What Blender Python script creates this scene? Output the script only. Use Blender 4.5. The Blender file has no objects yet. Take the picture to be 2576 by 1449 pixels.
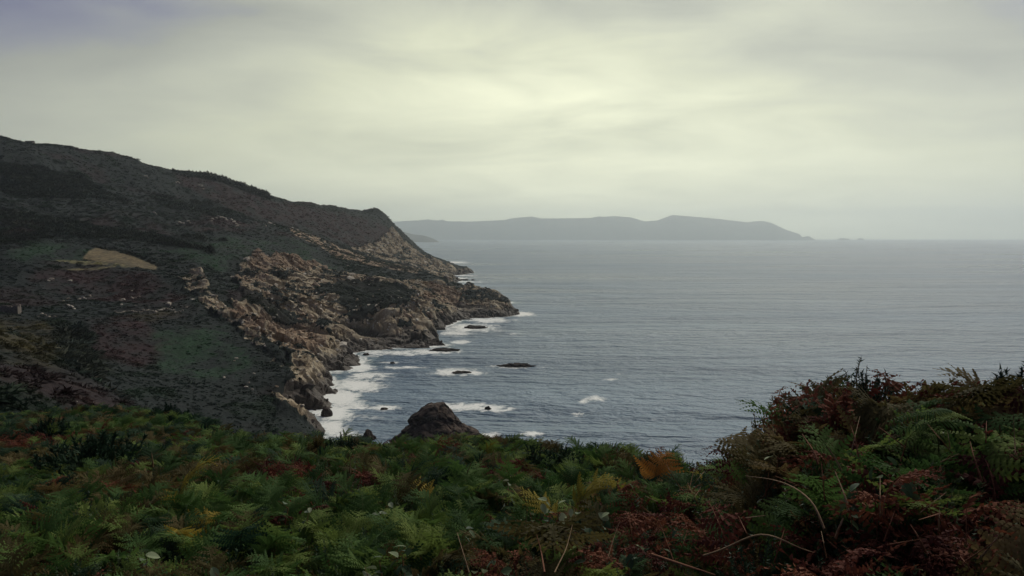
import bpy, bmesh, math, random
import numpy as np
from mathutils import Vector, Matrix, Euler

random.seed(7)
rng = np.random.default_rng(7)
sc = bpy.context.scene
R = math.radians

# ------------------------------------------------------------------ camera
CAM_Z = 80.0
PITCH = math.atan(127.0 / 1982.4)
FOC = 1982.4                      # focal length in pixels of a 2576 x 1449 picture
cam_d = bpy.data.cameras.new('camera')
cam_d.sensor_width = 36.0
cam_d.lens = 36.0 * FOC / 2576.0
cam_d.clip_start = 0.1
cam_d.clip_end = 250000.0
cam = bpy.data.objects.new('camera', cam_d)
cam.location = (0, 0, CAM_Z)
cam.rotation_euler = (math.pi / 2 - PITCH, 0, 0)
sc.collection.objects.link(cam)
sc.camera = cam

# ------------------------------------------------------------------ sun, sky, exposure
SUN_AZ, SUN_EL = R(32.0), R(48.0)             # azimuth from +Y towards +X
SUN_DIR = Vector((math.sin(SUN_AZ) * math.cos(SUN_EL), math.cos(SUN_AZ) * math.cos(SUN_EL), math.sin(SUN_EL)))
sun_d = bpy.data.lights.new('sun', 'SUN')
sun_d.energy = 1.5
sun_d.angle = R(40)
sun_d.color = (1.0, 0.94, 0.80)
sun = bpy.data.objects.new('sun', sun_d)
sun.rotation_euler = (-SUN_DIR).to_track_quat('-Z', 'Y').to_euler()
sun.location = (0, 0, 900)
sc.collection.objects.link(sun)

sc.view_settings.view_transform = 'Standard'
sc.view_settings.look = 'None'
sc.view_settings.gamma = 1.0
sc.view_settings.exposure = 0.6
sc.view_settings.use_curve_mapping = False
sc.render.engine = 'CYCLES'
cy = sc.cycles
cy.use_denoising = True
cy.max_bounces = 6
cy.diffuse_bounces = 3
cy.glossy_bounces = 2
cy.transmission_bounces = 3
cy.volume_bounces = 2
cy.transparent_max_bounces = 4
cy.caustics_reflective = False
cy.caustics_refractive = False
cy.use_adaptive_sampling = True
cy.adaptive_threshold = 0.015

class NT:
    """small helper to write node trees"""
    def __init__(self, tree):
        self.t = tree; self.t.nodes.clear()
    def n(self, kind, **kw):
        nd = self.t.nodes.new(kind)
        ins = kw.pop('ins', {})
        for k, v in kw.items(): setattr(nd, k, v)
        for k, v in ins.items(): self.put(nd.inputs[k], v)
        return nd
    def put(self, sock, v):
        if isinstance(v, bpy.types.NodeSocket): self.t.links.new(v, sock)
        elif isinstance(v, bpy.types.Node): self.t.links.new(v.outputs[0], sock)
        else: sock.default_value = v
    def m(self, op, a, b=0.0, c=0.0, clamp=False):
        nd = self.t.nodes.new('ShaderNodeMath'); nd.operation = op; nd.use_clamp = clamp
        self.put(nd.inputs[0], a); self.put(nd.inputs[1], b); self.put(nd.inputs[2], c)
        return nd.outputs[0]
    def vm(self, op, a, b=(0, 0, 0)):
        nd = self.t.nodes.new('ShaderNodeVectorMath'); nd.operation = op
        self.put(nd.inputs[0], a); self.put(nd.inputs[1], b)
        return nd.outputs['Value' if op in ('DOT_PRODUCT', 'LENGTH', 'DISTANCE') else 'Vector']
    def scale(self, a, s):
        nd = self.t.nodes.new('ShaderNodeVectorMath'); nd.operation = 'SCALE'
        self.put(nd.inputs[0], a); self.put(nd.inputs['Scale'], s); return nd.outputs[0]
    def mix(self, f, a, b, blend='MIX'):
        nd = self.t.nodes.new('ShaderNodeMix'); nd.data_type = 'RGBA'; nd.blend_type = blend
        self.put(nd.inputs[0], f); self.put(nd.inputs[6], a); self.put(nd.inputs[7], b)
        return nd.outputs[2]
    def ss(self, v, a, b, lo=0.0, hi=1.0):
        nd = self.t.nodes.new('ShaderNodeMapRange'); nd.interpolation_type = 'SMOOTHSTEP'
        self.put(nd.inputs[0], v); self.put(nd.inputs[1], a); self.put(nd.inputs[2], b)
        self.put(nd.inputs[3], lo); self.put(nd.inputs[4], hi)
        return nd.outputs[0]
    def noise(self, vec, scale, detail=4.0, rough=0.55, dist=0.0, color=False):
        nd = self.t.nodes.new('ShaderNodeTexNoise')
        if vec is not None: self.put(nd.inputs['Vector'], vec)
        nd.inputs['Scale'].default_value = scale; nd.inputs['Detail'].default_value = detail
        nd.inputs['Roughness'].default_value = rough; nd.inputs['Distortion'].default_value = dist
        return nd.outputs[1 if color else 0]
    def ramp(self, v, stops):
        nd = self.t.nodes.new('ShaderNodeValToRGB'); self.put(nd.inputs[0], v)
        e = nd.color_ramp.elements
        while len(e) < len(stops): e.new(0.5)
        for el, (p, c) in zip(e, stops): el.position = p; el.color = (*c, 1)
        return nd.outputs[0]

world = bpy.data.worlds.new('World')
sc.world = world
world.use_nodes = True
w = NT(world.node_tree)
def build_world(w):
    d = w.n('ShaderNodeTexCoord').outputs['Generated']
    d = w.vm('NORMALIZE', d)
    sp = w.n('ShaderNodeSeparateXYZ', ins={0: d})
    x, y, z = sp.outputs
    zc = w.m('ADD', w.m('MAXIMUM', z, 0.0), 0.15)
    px = w.m('DIVIDE', x, zc); py = w.m('DIVIDE', y, zc)
    pl = w.n('ShaderNodeCombineXYZ', ins={0: px, 1: py, 2: 0.0}).outputs[0]
    plA = w.vm('MULTIPLY', pl, (0.62, 0.80, 1.0))
    n1 = w.noise(w.vm('ADD', plA, (3.1, 1.7, 0.0)), 0.75, 5.0, 0.52, 0.35)     # large masses
    n2 = w.noise(w.vm('ADD', plA, (9.3, 4.2, 2.0)), 2.3, 5.0, 0.55, 0.5)       # streaks
    nn = w.m('ADD', w.m('MULTIPLY', w.m('SUBTRACT', n1, 0.5), 1.3), w.m('MULTIPLY', w.m('SUBTRACT', n2, 0.5), 1.15))
    # glow of the hidden sun: falls off with the angle from it, wider sideways than a disc
    dt = w.vm('DOT_PRODUCT', d, (math.sin(R(4)) * math.cos(R(10)), math.cos(R(4)) * math.cos(R(9)), math.sin(R(9))))
    ang = w.m('ARCCOSINE', w.m('MINIMUM', dt, 0.99999))
    g = w.m('EXPONENT', w.m('MULTIPLY', w.m('POWER', w.m('DIVIDE', ang, R(22)), 1.6), -1.0))
    g2 = w.m('EXPONENT', w.m('MULTIPLY', w.m('POWER', w.m('DIVIDE', ang, R(65)), 2.0), -1.0))
    base = w.m('ADD', w.m('ADD', 0.055, w.m('MULTIPLY', g, 0.38)), w.m('MULTIPLY', g2, 0.065))
    amp = w.m('ADD', 0.34, w.m('MULTIPLY', g, 0.10))
    lum = w.m('MULTIPLY', base, w.m('ADD', 1.0, w.m('MULTIPLY', nn, w.m('MULTIPLY', amp, 3.0))))
    # a low cloud bank with a bright gap under it, all round the horizon
    bn = w.noise(w.n('ShaderNodeCombineXYZ', ins={0: w.m('MULTIPLY', x, 2.2), 1: w.m('MULTIPLY', y, 2.2), 2: w.m('MULTIPLY', z, 26.0)}).outputs[0], 1.3, 4.0, 0.55, 0.4)
    zz = w.m('ADD', z, w.m('MULTIPLY', w.m('SUBTRACT', bn, 0.5), 0.06))
    bank = w.m('MULTIPLY', w.ss(zz, 0.022, 0.050), w.ss(zz, 0.20, 0.065))
    lum = w.m('MULTIPLY', lum, w.m('SUBTRACT', 1.0, w.m('MULTIPLY', bank, 0.24)))
    lum = w.m('MULTIPLY', lum, w.m('ADD', 1.0, w.m('MULTIPLY', w.ss(zz, 0.045, 0.0), 0.25)))
    hor = w.m('EXPONENT', w.m('MULTIPLY', w.m('POWER', w.m('DIVIDE', w.m('MAXIMUM', z, 0.0), 0.16), 2.0), -1.0))
    lum = w.m('ADD', lum, w.m('MULTIPLY', w.m('MULTIPLY', hor, g2), 0.50))
    lum = w.m('MULTIPLY', lum, w.ss(z, 0.12, 0.55, 1.0, 0.55))
    lum = w.m('ADD', lum, w.m('MULTIPLY', w.m('MULTIPLY', hor, g), 0.12))
    lum = w.m('MAXIMUM', lum, 0.03)
    tint = w.ramp(lum, [(0.0, (0.74, 0.80, 1.5)), (0.14, (0.86, 0.89, 1.36)), (0.26, (1.03, 1.06, 0.90)), (0.50, (1.05, 1.07, 0.77)), (0.8, (1.05, 1.05, 0.74))])
    cloud = w.scale(tint, lum)
    sky = w.n('ShaderNodeTexSky', sky_type='NISHITA', sun_disc=False, sun_elevation=SUN_EL, sun_rotation=SUN_AZ, air_density=1.0, dust_density=2.0)
    b1 = w.n('ShaderNodeBackground', ins={0: sky.outputs[0], 1: 0.06})
    b2 = w.n('ShaderNodeBackground', ins={0: cloud, 1: 1.0})
    mx = w.n('ShaderNodeMixShader', ins={0: 0.96, 1: b1.outputs[0], 2: b2.outputs[0]})
    o = w.n('ShaderNodeOutputWorld', ins={0: mx.outputs[0]})
build_world(w)

# ------------------------------------------------------------------ helpers
COL = sc.collection.objects
CP, SP = math.cos(PITCH), math.sin(PITCH)
def ray(px, py):
    u = (px - 1288.0) / FOC; v = -(py - 724.5) / FOC
    return np.array([u, CP + v * SP, -SP + v * CP])
def P(px, py, Y):
    d = ray(px, py); d = d * (Y / d[1]); return np.array([d[0], d[1], CAM_Z + d[2]])
def on_sea(px, py, z=0.0):
    d = ray(px, py); t = (z - CAM_Z) / d[2]; return np.array([d[0] * t, d[1] * t, z])
def sstep(a, b, x):
    t = np.clip((x - a) / (b - a), 0, 1); return t * t * (3 - 2 * t)

_perm = np.random.default_rng(99).permutation(256).astype(np.int64)
_perm = np.concatenate([_perm, _perm, _perm])
_grad = np.random.default_rng(98).normal(size=(256, 3)); _grad /= np.linalg.norm(_grad, axis=1)[:, None]
def perlin(x, y, z):
    xi = np.floor(x).astype(np.int64); yi = np.floor(y).astype(np.int64); zi = np.floor(z).astype(np.int64)
    xf = x - xi; yf = y - yi; zf = z - zi
    u = xf ** 3 * (xf * (xf * 6 - 15) + 10); v = yf ** 3 * (yf * (yf * 6 - 15) + 10); q = zf ** 3 * (zf * (zf * 6 - 15) + 10)
    xi &= 255; yi &= 255; zi &= 255
    def g(a, b, c):
        h = _perm[_perm[_perm[(xi + a) & 255] + ((yi + b) & 255)] + ((zi + c) & 255)]
        gr = _grad[h]
        return gr[..., 0] * (xf - a) + gr[..., 1] * (yf - b) + gr[..., 2] * (zf - c)
    l = lambda a, b, t: a + (b - a) * t
    return l(l(l(g(0, 0, 0), g(1, 0, 0), u), l(g(0, 1, 0), g(1, 1, 0), u), v),
             l(l(g(0, 0, 1), g(1, 0, 1), u), l(g(0, 1, 1), g(1, 1, 1), u), v), q) * 1.5
def fbm(x, y, z, octv=4, gain=0.5, ridged=False):
    s = np.zeros_like(x); a = 1.0; t = 0.0
    for i in range(octv):
        n = perlin(x * 2 ** i + 17.3 * i, y * 2 ** i - 9.1 * i, z * 2 ** i + 5.7 * i)
        s += a * ((1 - 2 * np.abs(n)) if ridged else n); t += a; a *= gain
    return s / t
def cells(x, y, z):
    """distance to first and second cell centre and a random number of the cell"""
    xi = np.floor(x).astype(np.int64); yi = np.floor(y).astype(np.int64); zi = np.floor(z).astype(np.int64)
    d1 = np.full(x.shape, 9.0); d2 = np.full(x.shape, 9.0); rnd = np.zeros(x.shape)
    jit = np.random.default_rng(5).random((256, 3)); rv = np.random.default_rng(6).random(256)
    for a in (-1, 0, 1):
        for b in (-1, 0, 1):
            for c in (-1, 0, 1):
                h = _perm[_perm[_perm[(xi + a) & 255] + ((yi + b) & 255)] + ((zi + c) & 255)]
                j = jit[h]
                d = np.sqrt((xi + a + j[..., 0] - x) ** 2 + (yi + b + j[..., 1] - y) ** 2 + (zi + c + j[..., 2] - z) ** 2)
                m = d < d1
                d2 = np.where(m, d1, np.minimum(d2, d)); rnd = np.where(m, rv[h], rnd); d1 = np.where(m, d, d1)
    return d1, d2, rnd

def blocks(x, y, z, tilt=0.9):
    """angular blocks: every cell is a tilted plane of its own; also the joint between cells"""
    xi = np.floor(x).astype(np.int64); yi = np.floor(y).astype(np.int64); zi = np.floor(z).astype(np.int64)
    g = np.random.default_rng(15); jit = g.random((256, 3)); rv = g.random(256); tv = g.normal(size=(256, 3))
    d1 = np.full(x.shape, 9.0, np.float32); d2 = d1.copy(); off = np.zeros(x.shape, np.float32); rnd = off.copy()
    for a in (-1, 0, 1):
        for b in (-1, 0, 1):
            for c in (-1, 0, 1):
                h = _perm[_perm[_perm[(xi + a) & 255] + ((yi + b) & 255)] + ((zi + c) & 255)]
                j = jit[h]; dx = x - (xi + a + j[..., 0]); dy = y - (yi + b + j[..., 1]); dz = z - (zi + c + j[..., 2])
                d = np.sqrt(dx * dx + dy * dy + dz * dz); m = d < d1
                o = (rv[h] - 0.5) + tilt * (tv[h, 0] * dx + tv[h, 1] * dy + tv[h, 2] * dz)
                d2 = np.where(m, d1, np.minimum(d2, d)); off = np.where(m, o, off); rnd = np.where(m, rv[h], rnd); d1 = np.where(m, d, d1)
    return off, sstep(0.0, 0.14, d2 - d1), rnd

def mesh_np(name, verts, faces, smooth=True, mat=None):
    """mesh from numpy arrays; faces (N,3) or (N,4)"""
    me = bpy.data.meshes.new(name)
    k = faces.shape[1]
    me.vertices.add(len(verts)); me.vertices.foreach_set('co', np.asarray(verts, np.float32).ravel())
    me.loops.add(len(faces) * k); me.loops.foreach_set('vertex_index', np.asarray(faces, np.int32).ravel())
    me.polygons.add(len(faces)); me.polygons.foreach_set('loop_start', np.arange(0, len(faces) * k, k, dtype=np.int32))
    me.polygons.foreach_set('loop_total', np.full(len(faces), k, np.int32))
    me.polygons.foreach_set('use_smooth', np.full(len(faces), smooth))
    me.update(calc_edges=True)
    if mat: me.materials.append(mat)
    return me
def link(name, data, parent=None, loc=None, rot=None, scale=None, **props):
    o = bpy.data.objects.new(name, data); COL.link(o)
    if parent is not None: o.parent = parent
    if loc is not None: o.location = [float(v) for v in loc]
    if rot is not None: o.rotation_euler = rot
    if scale is not None: o.scale = scale if hasattr(scale, '__len__') else (scale,) * 3
    for k, v in props.items():
        if v is not None: o[k] = v
    return o
def attr(me, name, kind, arr, domain='POINT'):
    a = me.attributes.new(name, kind, domain)
    a.data.foreach_set('color' if kind == 'FLOAT_COLOR' else ('vector' if kind == 'FLOAT_VECTOR' else 'value'), np.asarray(arr, np.float32 if kind != 'INT' else np.int32).ravel())
def grid_faces(nr, nc, keep=None):
    i = np.arange(nr - 1)[:, None] * nc + np.arange(nc - 1)[None, :]
    f = np.stack([i, i + 1, i + nc + 1, i + nc], -1).reshape(-1, 4)
    if keep is not None:
        f = f[keep[f].any(axis=1)]
    return f
def compact(v, f, *arrs):
    used = np.zeros(len(v), bool); used[f.ravel()] = True
    m = np.cumsum(used) - 1
    return (v[used], m[f]) + tuple(a[used] for a in arrs)
def material(name):
    m = bpy.data.materials.new(name); m.use_nodes = True
    return m, NT(m.node_tree)

# ------------------------------------------------------------------ the hillside: control points -> smooth land -> rock
SKY = [(-420, 330, 960), (-150, 325, 1040), (0, 347, 1120), (200, 372, 1220), (435, 419, 1330), (560, 450, 1400), (680, 492, 1460), (800, 515, 1580),
       (895, 529, 1690), (908, 534, 1720), (921, 543, 1760), (943, 533, 1790), (985, 563, 1800), (1020, 593, 1780), (1050, 623, 1750), (1085, 650, 1720), (1110, 672, 1690)]
LAND = [(300, 450, 1150), (500, 520, 1180), (650, 540, 1300), (800, 560, 1430), (900, 600, 1480), (1000, 640, 1560), (1080, 690, 1540),
        (740, 578, 1150), (800, 600, 1130), (870, 640, 1100), (950, 658, 1060), (1060, 692, 1000), (1130, 745, 925), (1180, 745, 868), (1150, 748, 890),
        (1235, 760, 850), (1265, 772, 845), (1003, 790, 618), (1060, 808, 625), (1085, 838, 622), (945, 812, 622), (960, 850, 597), (1040, 848, 598), (1000, 730, 800), (930, 760, 720), (860, 800, 650), (760, 700, 820),
        (830, 690, 900), (700, 640, 850), (640, 660, 760), (600, 700, 700), (700, 760, 650), (800, 850, 570), (840, 885, 540), (920, 850, 612), (1100, 780, 800), (1160, 785, 820),
        (395, 680, 640), (500, 700, 620), (540, 780, 540), (600, 850, 480), (680, 920, 420), (740, 970, 395), (770, 1050, 350), (640, 790, 575), (720, 870, 505), (790, 930, 465),
        (400, 760, 560), (420, 830, 480), (500, 950, 400), (400, 1000, 330), (600, 1030, 340), (200, 900, 380), (150, 830, 430),
        (50, 780, 480), (0, 700, 560), (200, 740, 560), (-150, 700, 520), (100, 640, 650), (0, 560, 760), (200, 560, 820), (400, 600, 800),
        (550, 620, 850), (600, 560, 1020), (420, 520, 1030), (250, 470, 1050), (0, 450, 950), (-200, 500, 800), (-420, 500, 760), (-420, 700, 480), (300, 640, 700),
        (0, 830, 130), (130, 900, 115), (250, 970, 100), (0, 900, 95), (50, 960, 70), (-200, 770, 140), (-420, 740, 130), (-420, 900, 70)]
SHORE = [(1118, 640), (1112, 662), (1135, 684), (1185, 686), (1140, 693), (1160, 706), (1120, 716), (1135, 733), (1150, 748), (1210, 752), (1260, 768), (1293, 784), (1270, 797), (1230, 800), (1170, 803), (1134, 818),
         (1105, 827), (1082, 842), (1126, 867), (1050, 874), (962, 878), (898, 866), (884, 853), (868, 866), (890, 890), (915, 910), (870, 930),
         (850, 965), (830, 1000), (815, 1035), (800, 1062), (812, 1095), (850, 1150), (900, 1240)]
cpts = [P(*p) for p in SKY] + [P(*p) for p in LAND]
for p in SKY:
    a = P(*p); s = 1.16; cpts.append(np.array([a[0] * s, a[1] * s, a[2] - 0.3 * (a[2]) * 0.5 - 25]))
shore3 = [on_sea(*p) for p in SHORE]
cpts += [np.array([s[0], s[1], 0.0]) for s in shore3]
for i, s in enumerate(shore3):                           # sea bed off the shore
    a = shore3[max(i - 1, 0)]; b = shore3[min(i + 1, len(shore3) - 1)]
    t = b - a; n = np.array([-t[1], t[0]]); n /= np.linalg.norm(n) + 1e-9
    q = s[:2] + n * 55
    if min(np.hypot(q[0] - o[0], q[1] - o[1]) for o in shore3) > 38: cpts.append(np.array([q[0], q[1], -14.0]))
for (px, Y, z) in [(1180, 2300, -30), (1400, 1500, -40), (1400, 900, -40), (1250, 650, -30), (1100, 450, -30), (1000, 350, -25), (1150, 3000, -40), (1288, 250, -30),
                   (150, 220, 38), (0, 230, 45), (-300, 240, 50), (300, 170, 40), (500, 200, 25), (600, 260, 12), (700, 120, 30), (400, 80, 60), (700, 60, 52), (1000, 80, 40), (1000, 150, 8), (1000, 230, -6), (1288, 120, 0), (1288, 60, 40), (1600, 100, -5), (200, 40, 69), (-300, 40, 71)]:
    cpts.append(np.array([(px - 1288) / FOC * Y, Y, z]))
cpts = np.array(cpts)
def rbf_fit(pts, lam=1e-6, S=500.0):
    xy = pts[:, :2] / S; n = len(xy)
    d2 = ((xy[:, None] - xy[None]) ** 2).sum(-1)
    K = 0.5 * d2 * np.log(d2 + 1e-12) + lam * np.eye(n)
    Pm = np.hstack([np.ones((n, 1)), xy])
    A = np.zeros((n + 3, n + 3)); A[:n, :n] = K; A[:n, n:] = Pm; A[n:, :n] = Pm.T
    wv = np.linalg.solve(A, np.concatenate([pts[:, 2], np.zeros(3)]))
    def f(x, y):
        sh = x.shape; x = x.ravel() / S; y = y.ravel() / S; out = np.empty(len(x))
        for i in range(0, len(x), 100000):
            a = x[i:i + 100000]; b = y[i:i + 100000]
            dd = (a[:, None] - xy[None, :, 0]) ** 2 + (b[:, None] - xy[None, :, 1]) ** 2
            dd = dd.astype(np.float32)
            out[i:i + 100000] = (0.5 * dd * np.log(dd + 1e-12)) @ wv[:n].astype(np.float32) + wv[n] + wv[n + 1] * a + wv[n + 2] * b
        return out.reshape(sh)
    return f
f_base = rbf_fit(cpts)

YS = np.concatenate([np.linspace(60, 400, 240), np.linspace(401, 1100, 500), np.linspace(1103, 2400, 350)])
def hit(px, py, lift=0.0):
    """where the ray through a picture point meets the hillside"""
    d = ray(px, py); d = d / d[1]
    z = f_base(d[0] * YS, YS) + lift
    zr = CAM_Z + d[2] * YS
    k = np.nonzero((zr < z) & (YS > 62))[0]
    Y = YS[k[0]] if len(k) else 1700.0
    return np.array([d[0] * Y, Y])
def in_poly(x, y, poly):
    c = np.zeros(x.shape, bool); n = len(poly)
    for i in range(n):
        x1, y1 = poly[i]; x2, y2 = poly[(i + 1) % n]
        c ^= ((y1 > y) != (y2 > y)) & (x < (x2 - x1) * (y - y1) / (y2 - y1 + 1e-12) + x1)
    return c
REG = {
 'rock': [[(600, 690), (640, 652), (700, 642), (800, 665), (850, 692), (920, 712), (1000, 735), (1050, 722), (1100, 728), (1150, 752), (1215, 742), (1310, 770), (1310, 805), (1140, 825), (1140, 872), (960, 884), (884, 862),
           (930, 912), (860, 975), (825, 1040), (815, 1100), (700, 1075), (690, 1030), (740, 985), (730, 940), (660, 880), (600, 830), (590, 790), (640, 770), (600, 740)],
          [(985, 575), (1020, 585), (1060, 620), (1115, 670), (1190, 680), (1180, 712), (1130, 742), (1060, 690), (950, 655), (890, 630), (925, 612), (960, 605)],
          [(440, 700), (500, 690), (540, 760), (600, 830), (700, 930), (745, 970), (700, 960), (600, 872), (530, 805), (480, 745)]],
 'green_gap': [[(800, 745), (900, 722), (1000, 745), (1050, 765), (1000, 795), (930, 805), (860, 795)], [(600, 745), (660, 765), (720, 810), (750, 850), (690, 850), (620, 800)]],
 'soil': [[(740, 575), (800, 595), (860, 630), (930, 650), (1060, 690), (1050, 700), (920, 664), (840, 644), (790, 612), (735, 588)],
          [(600, 720), (640, 652), (720, 642), (830, 680), (760, 695), (690, 705), (620, 735)], [(650, 830), (760, 850), (840, 880), (810, 925), (740, 935), (690, 890)],
          [(580, 800), (640, 830), (680, 880), (640, 890), (590, 850)], [(1080, 740), (1180, 775), (1150, 790), (1060, 790)]],
 'field': [[(240, 625), (395, 672), (390, 682), (340, 679), (205, 655)]],
 'track': [[(110, 664), (170, 657), (250, 662), (340, 676), (330, 680), (240, 669), (170, 664)], [(150, 684), (200, 673), (300, 674), (300, 678), (200, 679)]],
 'heather': [[(60, 690), (200, 680), (380, 688), (480, 760), (400, 790), (200, 760), (80, 740)], [(430, 425), (680, 500), (900, 545), (985, 580), (950, 640), (860, 610), (760, 565), (640, 545), (520, 500)],
             [(200, 830), (330, 820), (420, 900), (380, 970), (250, 950)], [(560, 545), (640, 560), (740, 575), (600, 585), (470, 575)]],
 'grass': [[(380, 880), (560, 850), (650, 950), (590, 1010), (420, 990)], [(400, 640), (560, 590), (740, 600), (880, 690), (760, 660), (640, 640), (560, 690)], [(0, 640), (120, 610), (240, 625), (205, 655), (60, 670)]],
 'straw': [[(320, 815), (450, 805), (470, 815), (400, 840), (360, 850)], [(0, 815), (60, 815), (200, 900), (280, 985), (150, 960), (0, 880)]],
 'thicket': [[(0, 540), (150, 545), (300, 580), (430, 605), (500, 630), (420, 622), (300, 600), (150, 590), (0, 570)], [(0, 585), (120, 590), (130, 605), (0, 612)], [(380, 490), (560, 520), (640, 548), (540, 545), (420, 520)],
             [(130, 840), (200, 880), (240, 950), (170, 930)], [(0, 420), (200, 440), (330, 500), (200, 500), (0, 490)]],
}
REGW = {k: [[tuple(hit(*p)) for p in poly] for poly in v] for k, v in REG.items()}
def region(k, x, y):
    m = np.zeros(x.shape, bool)
    for poly in REGW[k]: m |= in_poly(x, y, poly)
    return m.astype(float)

def blur(a, n=1):
    for _ in range(n):
        b = a.copy()
        b[1:-1] = (a[:-2] + 2 * a[1:-1] + a[2:]) / 4; a = b
        b = a.copy()
        b[:, 1:-1] = (a[:, :-2] + 2 * a[:, 1:-1] + a[:, 2:]) / 4; a = b
    return a

def build_hill():
    az = np.concatenate([np.linspace(R(-47), R(-35), 70)[:-1], np.linspace(R(-35), R(1.6), 640)])
    r = np.concatenate([np.linspace(45, 400, 170)[:-1], np.linspace(400, 1000, 470)[:-1], np.linspace(1000, 1900, 330)[:-1], np.linspace(1900, 2600, 60)])
    A, D = np.meshgrid(az, r)
    X = np.tan(A) * D; Y = D.copy()
    z = f_base(X, Y)
    # soft-edged regions; borders wander
    wx = X + 9 * fbm(X / 40, Y / 40, z * 0 + 3.3, 3) + 3 * fbm(X / 8, Y / 8, z * 0 + 1.3, 2)
    wy = Y + 16 * fbm(X / 40, Y / 40, z * 0 + 8.8, 3) + 5 * fbm(X / 8, Y / 8, z * 0 + 5.3, 2)
    M = {k: blur(region(k, wx, wy), 14 if k in ('thicket', 'heather', 'grass', 'straw') else 2) for k in REGW if k not in ('field', 'track')}
    M['field'] = blur(region('field', X + 0.14 * (wx - X), Y + 0.14 * (wy - Y)), 1); M['track'] = blur(region('track', X + 0.2 * (wx - X), Y + 0.2 * (wy - Y)), 1)
    rock = np.clip(M['rock'] * (1 - 0.8 * M['green_gap']), 0, 1)
    rock = np.maximum(rock, sstep(7, 2, z) * sstep(330, 400, Y) )
    # broken ground
    n0 = fbm(X / 170, Y / 170, z * 0 + 0.5, 4)
    z = z + n0 * 5 * sstep(8, 30, z) * sstep(200, 500, Y)
    fold = fbm((0.76 * X + 0.65 * Y) / 120, (0.65 * X - 0.76 * Y) / 520, z * 0 + 6.1, 4, 0.5, ridged=True)    # gullies down the slope
    z = z + 9.0 * (fold - 0.55) * sstep(25, 60, z) * sstep(350, 600, Y)
    for (kx, ky, kY, kr, kh) in ((945, 533, 1790, 42, 11.0), (921, 543, 1760, 26, -6.0)):
        q = P(kx, ky, kY); z = z + kh * np.exp(-((X - q[0]) ** 2 + ((Y - q[1]) * 0.6) ** 2) / kr ** 2)
    rid = fbm(X / 45, Y / 45, z / 45, 4, 0.55, ridged=True)
    rib = fbm(X / 95 + 0.1 * n0, (Y + 0.35 * X) / 26, z * 0 + 2.2, 4, 0.55, ridged=True)      # gullies that run down to the shore
    coast = sstep(-0.5, 12, z) * np.clip(M['rock'] + M['green_gap'], 0, 1)
    z = z + coast * (4.5 * (rid - 0.5) + 11.0 * (rib - 0.5))
    z = z + 8.5 * sstep(0.6, 4.5, z + 3 * n0) * sstep(48, 18, z) * sstep(250, 340, Y)      # sea cliff
    fine = fbm(X / 6, Y / 6, z / 6, 3)
    nB = fbm(X / 18, Y / 30, z * 0 + 7.7, 4)
    M['thicket'] = sstep(0.30, 0.75, M['thicket'] + 0.75 * nB); nC = fbm(X / 4, Y / 6, z * 0 + 1.1, 2)
    z0 = z
    gx = np.gradient(z, axis=1) / (np.gradient(X, axis=1) + 1e-6); gy = np.gradient(z, axis=0) / np.gradient(Y, axis=0)
    steep = np.sqrt(gx ** 2 + gy ** 2)
    bare = rock * np.clip(0.46 + 0.9 * nB + 0.4 * nC + 0.28 * (steep - 0.55) + 0.5 * (rib - 0.42), 0, 1.2)
    bare = np.maximum(bare, rock * sstep(13, 5, z + 4 * nB))
    bare = sstep(0.30, 0.58, bare)
    z = z + (1 - bare) * (1.1 * fbm(X / 14, Y / 14, z * 0, 3) + 0.45 * fine) * (1 - M['field']) * sstep(0, 6, z)
    # the sea has cut a step at the water line
    z = z + 3.0 * sstep(-0.8, 1.6, z) * rock - 1.2 * sstep(0.5, -2, z)
    V = np.stack([X, Y, z], -1)
    # push along the normal: blocks and joints of the rock
    du = np.gradient(V, axis=1); dv = np.gradient(V, axis=0)
    N = np.cross(du, dv); N /= np.linalg.norm(N, axis=-1)[..., None] + 1e-9
    slope = N[..., 2]
    msk = (bare > 0.02) & (z > -5)
    big = np.full(X.shape, 0.5)
    for s_, a_ in ((15.0, 2.8), (6.5, 1.4), (2.8, 0.3)):
        qx = (X / (s_ * 2.0) + 0.2 * fine)[msk]; qy = ((Y + 0.25 * X) / (s_ * 0.95))[msk]; qz = (z / (s_ * 2.0))[msk]
        off, jn, cr = blocks(qx, qy, qz)
        sh = np.zeros(X.shape); sh[msk] = np.clip(off, -1.0, 0.8) - 0.35 - 0.4 * (1 - jn)
        V = V + N * (bare * a_ * sh)[..., None]
        if s_ == 6.0: big[msk] = cr
    z = V[..., 2]
    # colours of the ground cover (albedo)
    c = lambda *v: np.array(v)
    nA = fbm(X / 60, Y / 90, z * 0 + 2.1, 4)
    col = c(0.024, 0.036, 0.036) + 0 * z[..., None]
    def lay(k, color, mask):
        nonlocal col
        m = np.clip(mask, 0, 1)[..., None]; col = col * (1 - m) + np.array(color) * m
    lay('', (0.046, 0.026, 0.030), sstep(0.05, 0.4, nA) * 0.8)
    lay('', (0.022, 0.046, 0.028), sstep(0.05, 0.4, nB) * 0.7)
    lay('', (0.062, 0.030, 0.036), M['heather'] * 0.85 * sstep(-0.5, 0.2, nB))
    lay('', (0.030, 0.085, 0.042), M['grass'] * 0.85 * sstep(-0.35, 0.35, nB + 0.6 * nA + 0.5 * nC))
    lay('', (0.120, 0.095, 0.045), M['straw'] * 0.6 * sstep(-0.3, 0.3, nB))
    lay('', (0.024, 0.032, 0.026), M['thicket'] * 0.85 * sstep(-0.4, 0.2, nB))
    lay('', (0.020, 0.028, 0.020), M['green_gap'] * 0.5)
    lay('', (0.19, 0.150, 0.085), M['field'] * (0.55 + 0.4 * sstep(-0.4, 0.3, nB + nC)))
    lay('', (0.20, 0.18, 0.09), M['track'] * 0.7 * sstep(-0.4, 0.1, nC + nB))
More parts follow.
